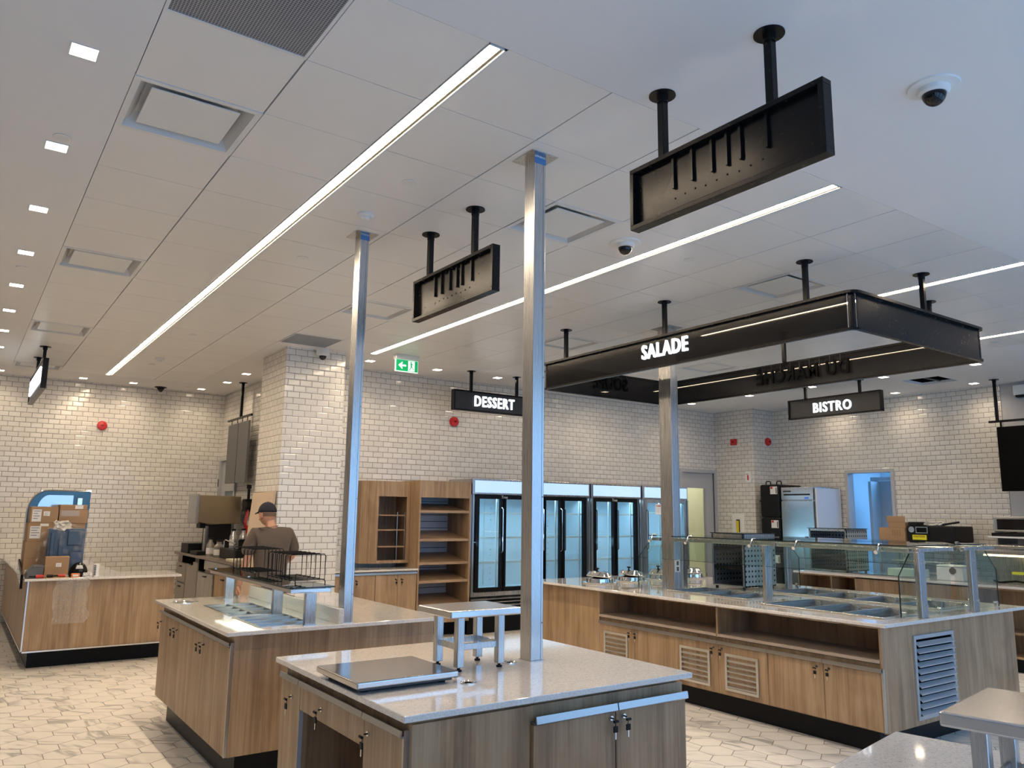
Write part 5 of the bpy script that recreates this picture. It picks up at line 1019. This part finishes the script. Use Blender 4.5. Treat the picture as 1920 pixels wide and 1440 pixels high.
# glass guards
def guard(xa, xs, xb, y0, y1, segs, lab, posts, zk=1.205, zt=1.412):
    """xa: lower edge of the sloping front glass, xs: its top edge, xb: back edge"""
    t = thing('glass_guard', lab, 'glass guard', ((xa+xb)/2, (y0+y1)/2, T1), 'glass sneeze guards on the island'); sg = 1 if xb > xa else -1
    mn = lambda a, b: (min(a, b), max(a, b))
    for (px0, px1, py) in posts:
        MB().box(px0, px1, py-.018, py+.018, T1, zt-.036).build('post', STEEL, t, bevel=.003)
    for py in (posts[0][2], ): MB().box(*mn(xs, xs+sg*.50), py-.018, py+.018, zt-.036, zt-.010).build('crosshead', STEEL, t, bevel=.003)
    for a, b in segs:
        MB().box(*mn(xs+sg*.0, xs+sg*.05), a, b, zt-.045, zt-.012).build('front_rail', STEELH, t, bevel=.003)
        MB().box(*mn(xs-sg*.02, xs+sg*.14), a, b, zt, zt+.008).build('top_glass', GLASS, t); MB().box(*mn(xs-sg*.024, xs-sg*.02), a, b, zt, zt+.008).build('top_glass_edge', GEDGE, t)
        g_ = MB().hexa([(xa,a+.01,zk),(xa+sg*.007,a+.01,zk),(xa+sg*.007,b-.01,zk),(xa,b-.01,zk),(xs-sg*.005,a+.01,zt-.012),(xs+sg*.002,a+.01,zt-.012),(xs+sg*.002,b-.01,zt-.012),(xs-sg*.005,b-.01,zt-.012)]).build('sloped_glass', GLASS, t)
        MB().box(*mn(xa-sg*.001,xa+sg*.008), a+.01, b-.01, zk-.003, zk).build('glass_edge', GEDGE, g_)
        for q in ((a+.22, b-.22) if b-a > .8 else ((a+b)/2,)): MB().tube([(xs+sg*.02,q,zt+.012),(xs-sg*.02,q,zt+.012),(xs-sg*.035,q,zt-.02),(xs-sg*.055,q,zt-.045)], .007, 8).cyl((xs-sg*.055,q,zt-.045),(xs-sg*.07,q,zt-.05),.015,12).build('glass_clamp', CHROME, g_, smooth='auto')
    e1 = segs[0][1] if len(segs) == 1 else segs[-2][1]
    MB().box(*mn(xs+sg*.141, xb), y0, y1, zt, zt+.008).build('top_glass', GLASS, t); MB().box(*mn(xs-sg*.02, xb), y0-.004, y0-.0005, zt, zt+.008).build('top_glass_edge', GEDGE, t)
    MB().box(*mn(xb-sg*.05, xb), y0, y1, zt-.045, zt-.012).build('back_rail', STEELH, t, bevel=.003)
    for y in (y0, y1):
        P = [(xa, T1+.006), (xb, T1+.006), (xb, zt-.05), (xs, zt-.05), (xa, zk)]
        g_ = MB().prism(P, 'y', y-.004, y+.004).build('end_glass', GLASS, t); k = zt-.05
        MB().hexa([(xa-sg*.002,y-.004,T1+.006),(xa+sg*.001,y-.004,T1+.006),(xa+sg*.001,y+.004,T1+.006),(xa-sg*.002,y+.004,T1+.006),(xa-sg*.002,y-.004,zk),(xa+sg*.001,y-.004,zk),(xa+sg*.001,y+.004,zk),(xa-sg*.002,y+.004,zk)]).hexa([(xa-sg*.002,y-.004,zk),(xa+sg*.002,y-.004,zk),(xa+sg*.002,y+.004,zk),(xa-sg*.002,y+.004,zk),(xs-sg*.002,y-.004,k),(xs+sg*.002,y-.004,k),(xs+sg*.002,y+.004,k),(xs-sg*.002,y+.004,k)]).build('glass_edge', GEDGE, g_)
        for q in (.05, .55): x = xa+sg*q; MB().cyl((x,y-.014,T1+.035),(x,y+.014,T1+.035),.013,12).box(x-.010,x+.010,y-.010,y+.010,T1,T1+.03).build('glass_foot', CHROME, g_, smooth='auto')
        if y == y0:
            px0, px1, py = posts[0]
            for z in (.985, 1.30): MB().cyl((px1+.012,py-.01,z),(px1+.012,y+.01,z),.013,12).cyl((px1-.03,py-.026,z),(px1-.03,py-.018,z),.013,12).build('glass_clamp', CHROME, g_, smooth='auto')
guard(5.665, 5.83, 6.41, 3.13, 5.80, [(3.13, 4.29), (4.30, 5.485), (5.68, 5.80)], 'near glass sneeze guard over the island food wells, on steel posts', ((5.815,5.905,3.072), (5.755,5.845,4.37), (6.2,6.27,5.72)))
guard(7.19, 7.02, 6.49, 3.13, 5.02, [(3.13, 5.02)], 'far glass sneeze guard on the right side of the island', ((6.60,6.69,3.072), (6.9,6.97,4.97)))
# round soup wells with lids
def soupwell(x, y, lab, tilt=True):
    t = thing('soup_well', lab, 'soup well', (x, y, T1), 'round steel soup wells with lids')
    MB().lathe([(.175,0),(.178,.012),(.150,.018),(.146,.050),(.138,.056),(.001,.056)], (x,y,T1), 36).build('base_ring', CHROME, t, smooth='auto')
    b = MB(); b.lathe([(.140,0),(.143,.010),(.134,.022),(.118,.05),(.06,.064),(.001,.067)], (0,0,0), 32); M = Matrix.Translation((x,y,T1+.060)) @ (Matrix.Rotation(math.radians(7), 4, 'Y') if tilt else Matrix.Identity(4)); bmesh.ops.transform(b.bm, matrix=M, verts=b.bm.verts); l = b.build('lid', CHROME, t, smooth='auto')
    b = MB(); b.lathe([(.008,.060),(.008,.078),(.022,.082),(.022,.092),(.001,.096)], (-.045,0,0), 16); bmesh.ops.transform(b.bm, matrix=M, verts=b.bm.verts); b.build('knob', BLACKM, l, smooth='auto')
    MB().box(x+.105,x+.150,y-.03,y+.03,T1+.05,T1+.085).build('hinge', CHROME, t, bevel=.006)
soupwell(5.665, 6.38, 'round steel soup well with a tilted lid, leftmost on the island'); soupwell(6.12, 6.38, 'round steel soup well with a tilted lid, second from the left on the island')
soupwell(6.62, 6.42, 'round steel soup well with a flat lid behind the island glass, left of the post', False); soupwell(7.1, 6.42, 'round steel soup well behind the third steel post', False)
# perforated warmer on the island
PERF, q_ = perforated('perforated_steel', .05, .5, (.50,.53,.54), metal=.7)
def perf_nodes(m, q):
    k = [math_(m, 'LESS_THAN', a, .19) for a in q]; ge = N(m, 'ShaderNodeNewGeometry'); sn = N(m, 'ShaderNodeSeparateXYZ'); L(m, ge.outputs['Normal'], sn.inputs[0])
    fx = math_(m, 'GREATER_THAN', math_(m, 'ABSOLUTE', sn.outputs[0]), .5); fy = math_(m, 'SUBTRACT', 1, fx)
    p = math_(m, 'MULTIPLY', k[2], math_(m, 'ADD', math_(m, 'MULTIPLY', fx, k[1]), math_(m, 'MULTIPLY', fy, k[0])))
    mx = N(m, 'ShaderNodeMix', data_type='RGBA'); L(m, p, mx.inputs[0]); mx.inputs[6].default_value = (.50,.53,.54,1); mx.inputs[7].default_value = (.005,.006,.007,1); L(m, mx.outputs[2], bs(m).inputs['Base Color'])
perf_nodes(PERF, q_)
def warmer(x0, x1, y0, y1, z0, z1, lab, open_='-x', par=None):
    t = thing('food_warmer', lab, 'food warmer', ((x0+x1)/2, (y0+y1)/2, z0), 'perforated steel food warmers'); cy = (y0+y1)/2
    MB().box(x0, x1, y0, y0+.006, z0+.02, z1-.03).box(x0, x1, y1-.006, y1, z0+.02, z1-.03).box(x1-.006, x1, y0+.006, y1-.006, z0+.02, z1-.03).build('perforated_panels', PERF, t)
    MB().box(x0, x0+.02, y0, y0+.02, z0+.02, z1).box(x0, x0+.02, y1-.02, y1, z0+.02, z1).box(x0, x1, y0, y1, z1-.03, z1).box(x0, x1, y0, y1, z0+.02, z0+.035).build('frame', STEEL, t, bevel=.002)
    MB().box(x0-.01, x1+.01, y0-.01, y1+.01, z1+.002, z1+.008).build('glass_top', GEDGE, t)
    f = MB()
    for x in (x0+.03, x1-.03):
        for y in (y0+.03, y1-.03): f.cyl((x,y,z0),(x,y,z0+.02),.015,10)
    f.build('feet', BLACKM, t)
    h_ = z1-z0
    for k in (.38, .72): 
        s = MB().box(x0+.02, x1-.01, y0+.008, y1-.008, z0+h_*k-.004, z0+h_*k+.004).build('shelf', STEELH, t); MB().box(x0+.004, x0+.02, y0+.02, y1-.02, z0+h_*k-.016, z0+h_*k+.018).build('black_price_rail', BLACKM, s)
warmer(6.44, 6.94, 5.12, 5.52, T1, 1.445, 'tall perforated steel warmer with two shelves standing on the island behind the glass')

# ================================================================= bistro counter behind the island
t = thing('bistro_cabinet', 'long oak counter base behind the island with open cubby holes', 'cabinet', (9.8, 4.6, 0)); XB = 9.45
MB().box(XB+.40, 10.15, 2.6, 6.62, .15, .88).box(XB, XB+.40, 4.35, 5.80, .15, .88).box(XB, XB+.40, 6.60, 6.62, .15, .88).box(XB, XB+.40, 2.6, 2.62, .15, .88).box(XB, XB+.40, 2.6, 6.62, .86, .88).box(XB, XB+.40, 5.8, 6.6, .55, .57).box(XB, XB+.40, 2.62, 4.35, .40, .42).box(XB,XB+.40,2.62,6.6,.15,.17).box(XB,XB+.4,6.12,6.14,.57,.86).build('carcass', OAK, t, bevel=.001)
MB().box(XB+.1, 10.1, 2.7, 6.5, 0, .15).build('toe_kick', KICK, t)
o = MB().box(XB-.05, 10.2, 2.55, 6.66, T0, T1).build('worktop', QUARTZ, bevel=.003); tag(o, 'white worktop of the counter behind the island carrying the glass display', 'worktop')
t = thing('glass_display', 'long glass display case on the counter behind the island', 'display case', (9.75, 5.9, T1))
MB().box(9.50, 10.0, 5.05, 6.55, 1.235, 1.245).box(9.50,9.506,5.05,6.55,T1+.01,1.235).box(9.50,10.0,5.05,5.056,T1+.01,1.235).box(9.50,9.95,5.05,6.5,1.07,1.076).build('glass', GLASS, t)
MB().box(9.495,9.51,5.04,6.56,T1,T1+.012).box(9.495,9.51,5.04,6.56,1.232,1.248).box(9.497,9.51,5.76,5.775,T1,1.24).box(9.497,9.51,5.04,5.055,T1,1.24).box(9.497,9.51,6.54,6.555,T1,1.24).build('frame', ALU, t)
warmer(9.56, 10.05, 5.95, 6.50, T1, 1.47, 'perforated steel warmer inside the glass display on the counter behind')
o = MB().box(9.70, 9.95, 5.1, 5.5, T1, 1.0).build('equipment_box', WPLAST, bevel=.01); tag(o, 'white electrical box inside the glass display', 'box')
o = MB().box(9.62, 9.9, 4.55, 4.85, T1, 1.08).build('white_appliance', WHITEP, bevel=.01); tag(o, 'white appliance with a round dial seen through the island glass', 'appliance'); MB().cyl((9.615,4.66,1.02),(9.62,4.66,1.02),.04,20).build('dial', GREYD, o)
# heated lamp displays near the right edge
t = thing('heated_display', 'glass heated display with a warm lamp on the counter at the right edge', 'display case', (9.7, 4.1, T1)); 
MB().box(9.52,9.526,3.75,4.33,T1+.02,1.24).box(9.52,9.95,4.32,4.326,T1+.02,1.24).build('glass', GLASS, t); MB().box(9.5,9.98,3.72,4.35,T1,T1+.02).box(9.5,9.98,3.72,4.35,1.24,1.275).box(9.51,9.535,3.72,3.745,T1,1.25).box(9.95,9.98,3.72,4.35,T1+.02,1.24).build('frame', STEEL, t, bevel=.002)
MB().box(9.56,9.60,3.8,4.28,1.215,1.235).build('lamp', mat('warm_lamp_tube', (1,1,1), .4, emit=(1,.7,.4), es=4), t); MB().box(9.515,9.518,3.82,3.98,1.03,1.06).build('yellow_label', mat('yellow_label', (.6,.65,.05), .5), t)
MB().tube([(9.6,3.8,.935),(9.65,4.0,.95),(9.6,4.15,.93),(9.7,4.25,.94)], .012, 6).build('cables', BLACKM, t)
t = thing('blue_cabinet', 'dark blue appliance panel at the right frame edge', 'appliance', (9.8, 3.4, T1)); MB().box(9.52,10.0,3.05,3.70,T1,1.26).build('body', mat('deep_blue_panel', (.01,.05,.12), .15), t, bevel=.004); MB().box(9.50,9.52,3.68,3.705,T1,1.27).build('edge', ALU, t)

# ================================================================= kitchen wall equipment
t = thing('reach_in_refrigerator', 'tall stainless reach-in refrigerator with digital display by the kitchen wall', 'refrigerator', (11.85, 7.95, 0))
MB().box(11.50, XR-.02, 7.67, 8.30, .12, 2.11).build('cabinet', STEEL, t, bevel=.004)
d = MB().box(11.46, 11.50, 7.68, 8.29, .16, 1.88).build('door', STEELH, t, bevel=.004); MB().box(11.44, 11.46, 8.10, 8.22, 1.24, 1.27).box(11.44,11.46,8.19,8.22,1.16,1.24).build('handle', BLACKM, d)
MB().box(11.465, 11.50, 7.68, 8.29, 1.90, 2.11).build('top_panel', STEELH, t, bevel=.004); MB().box(11.462, 11.466, 7.74, 8.24, 1.975, 2.0).build('vent_slot', BLACKM, t); MB().box(11.462,11.466,7.77,7.84,1.915,1.945).build('digital_display', mat('blue_display', (.01,.03,.2), .2, emit=(.05,.15,.6), es=.7), t); MB().box(11.462,11.466,8.10,8.25,2.03,2.055).build('name_plate', mat('dark_green_plate', (.03,.06,.04), .4), t)
f = MB()
for x in (11.55, 12.1):
    for y in (7.72, 8.25): f.cyl((x,y,0),(x,y,.12),.02,10)
f.build('feet', GREYP, t)
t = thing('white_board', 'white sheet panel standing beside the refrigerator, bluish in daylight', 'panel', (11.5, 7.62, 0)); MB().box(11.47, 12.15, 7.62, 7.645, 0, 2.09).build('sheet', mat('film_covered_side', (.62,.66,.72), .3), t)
def carrier(z0, z1, lab, lid=False):
    t = thing('insulated_carrier', lab, 'food carrier', (11.8, 8.55, z0), 'stacked black insulated food carriers'); MB().box(11.46, 12.12, 8.33, 8.72, z0+.015, z1-.005).build('body', BLACKM, t, bevel=.03, seg=3)
    MB().box(11.455, 12.125, 8.325, 8.725, z0+(z1-z0)*.48, z0+(z1-z0)*.52).box(11.50,12.08,8.36,8.69,z0,z0+.02).build('rib', BLACKM, t, bevel=.004)
    if lid: 
        for y in (8.42, 8.64): MB().tube([(11.6,y-.05,z1-.01),(11.6,y-.045,z1+.045),(11.6,y-.03,z1+.055),(11.6,y+.03,z1+.055),(11.6,y+.045,z1+.045),(11.6,y+.05,z1-.01)], .010, 8).build('handle', BLACKM, t, smooth='auto')
    MB().box(11.452,11.456,8.36,8.50,z1-.17,z1-.04).build('label', PAPER, t); MB().box(11.449,11.452,8.45,8.49,z1-.08,z1-.045).build('red_mark', RED, t); MB().box(11.449,11.452,8.37,8.385,z1-.16,z1-.06).build('dark_mark', BLACKM, t)
carrier(1.60, 2.17, 'top black insulated carrier with carrying handles and a label', True); carrier(1.02, 1.60, 'middle black insulated carrier with a label'); carrier(.44, 1.02, 'lower black insulated carrier half hidden by the island'); 
t = thing('dolly', 'black dolly under the stacked carriers', 'dolly', (11.8, 8.55, 0)); MB().box(11.46,12.12,8.33,8.72,.12,.44).build('deck', BLACKM, t); MB().cyl((11.55,8.4,.06),(11.55,8.44,.06),.06,14).cyl((11.55,8.62,.06),(11.55,8.66,.06),.06,14).cyl((12.0,8.4,.06),(12.0,8.44,.06),.06,14).cyl((12.0,8.62,.06),(12.0,8.66,.06),.06,14).build('castors', GREYP, t)
# work table with boxes and oven
t = thing('steel_work_table', 'long stainless work table by the kitchen wall under the cartons and oven', 'table', (11.8, 5.6, 0)); MB().box(11.42, 12.12, 4.3, 6.66, 1.24, 1.28).build('table_top', STEELH, t, bevel=.003); MB().box(11.46,12.08,4.35,6.62,.25,.27).build('undershelf', STEELH, t)
for x in (11.48, 12.06):
    for y in (4.36, 6.60): MB().cyl((x,y,0),(x,y,1.24),.02,12).build('leg', STEEL, t)
t = thing('carton', 'lower printed cardboard carton left of the black oven', 'cardboard box', (11.65, 6.4, 1.28), 'cartons beside the oven'); MB().box(11.48, 11.9, 6.20, 6.60, 1.28, 1.48).build('body', CARD, t, bevel=.003); p_ = MB()
for i in range(4): p_.box(11.478,11.48,6.27+i*.035,6.29+i*.035,1.36+.01*(i%2),1.45)
p_.build('print', CARDD, t)
t = thing('carton', 'upper open cardboard carton left of the black oven', 'cardboard box', (11.65, 6.35, 1.482), 'cartons beside the oven'); MB().box(11.50, 11.85, 6.20, 6.46, 1.482, 1.56).box(11.50,11.505,6.20,6.48,1.56,1.65).build('body', CARD, t, bevel=.002)
t = thing('black_oven', 'black countertop oven with a round dial and a silver framed display', 'oven', (11.7, 5.85, 1.28)); MB().box(11.50, 12.05, 5.50, 6.18, 1.285, 1.515).build('body', BLACKM, t, bevel=.02, seg=3); MB().box(11.485,11.50,5.86,6.16,1.29,1.51).build('front_panel', BLACKM, t)
MB().cyl((11.47,6.10,1.46),(11.486,6.10,1.46),.042,24).build('dial', ALU, t, smooth='auto'); o = MB().frame('x', 11.477,11.486,5.87,6.04,1.41,1.50,.010).build('display_frame', ALU, t); MB().box(11.48,11.4855,5.88,6.03,1.42,1.49).build('display', BLACKG, o)
MB().box(11.472,11.485,5.89,6.09,1.315,1.385).build('yellow_caution_label', mat('yellow_caution', (.75,.68,.02), .45), t); text('caution_print', 'CAUTION', .036, .0005, facing((11.470,5.99,1.362), '-x'), BLACKM, t, .01)
o = MB().box(11.52,11.8,6.04,6.17,1.516,1.57).build('black_case', BLACKM, bevel=.01); tag(o, 'small black case on top of the black oven', 'case')
o = crumple('plastic_bag', (11.66,5.84,1.545), (.08,.13,.03), mat('white_plastic_bag', (.62,.6,.56), .3), None, 9, .25, 3, 1.516); tag(o, 'crumpled white plastic bag on top of the black oven', 'bag')
o = MB().tube([(11.56,5.69,1.535),(11.56,5.55,1.56),(11.56,5.46,1.575)], .014, 8).build('black_handle_tool', BLACKM, smooth='auto'); tag(o, 'black handled tool sticking out over the oven top', 'tool')
t = thing('microwave_oven', 'silver framed compact oven with a dark window at the right frame edge', 'oven', (11.7, 4.75, 1.42)); MB().box(11.52, 12.0, 4.45, 5.0, 1.445, 1.66).build('body', STEEL, t, bevel=.01); MB().box(11.505,11.52,4.56,4.95,1.48,1.63).build('window', BLACKG, t); MB().frame('x',11.50,11.521,4.53,4.97,1.46,1.65,.025).build('door_frame', ALU, t, bevel=.003); MB().box(11.5,11.52,4.72,4.80,1.448,1.46).build('latch', BLACKM, t)
t = thing('wall_shelf', 'thin white shelf under the compact oven at the right edge', 'shelf', (11.8, 4.7, 1.40)); MB().box(11.44, 12.19, 4.3, 5.05, 1.375, 1.398).build('shelf', WHITEP, t, bevel=.003); MB().box(11.45, 12.1, 4.32, 5.0, 1.40, 1.443).build('black_drawer', BLACKM, t); MB().box(11.5,12.1,4.95,4.97,1.285,1.375).box(11.5,12.1,4.34,4.36,1.285,1.375).build('brackets', STEEL, t)
t = thing('steel_slicer', 'stainless kitchen equipment stack seen dimly through the island glass', 'equipment', (11.0, 5.6, 0)); MB().box(10.75,11.25,5.2,6.1,.85,.90).box(10.8,11.2,5.25,6.05,1.0,1.05).box(10.85,11.2,5.3,6.0,.90,1.0).build('body', STEEL, t, bevel=.01); MB().box(10.78,11.22,5.22,6.08,.1,.85).build('stand', GREYD, t); MB().cyl((10.82,5.3,0),(10.82,5.3,.1),.02,8).cyl((11.18,5.3,0),(11.18,5.3,.1),.02,8).cyl((10.82,6.0,0),(10.82,6.0,.1),.02,8).cyl((11.18,6.0,0),(11.18,6.0,.1),.02,8).build('feet', BLACKM, t)
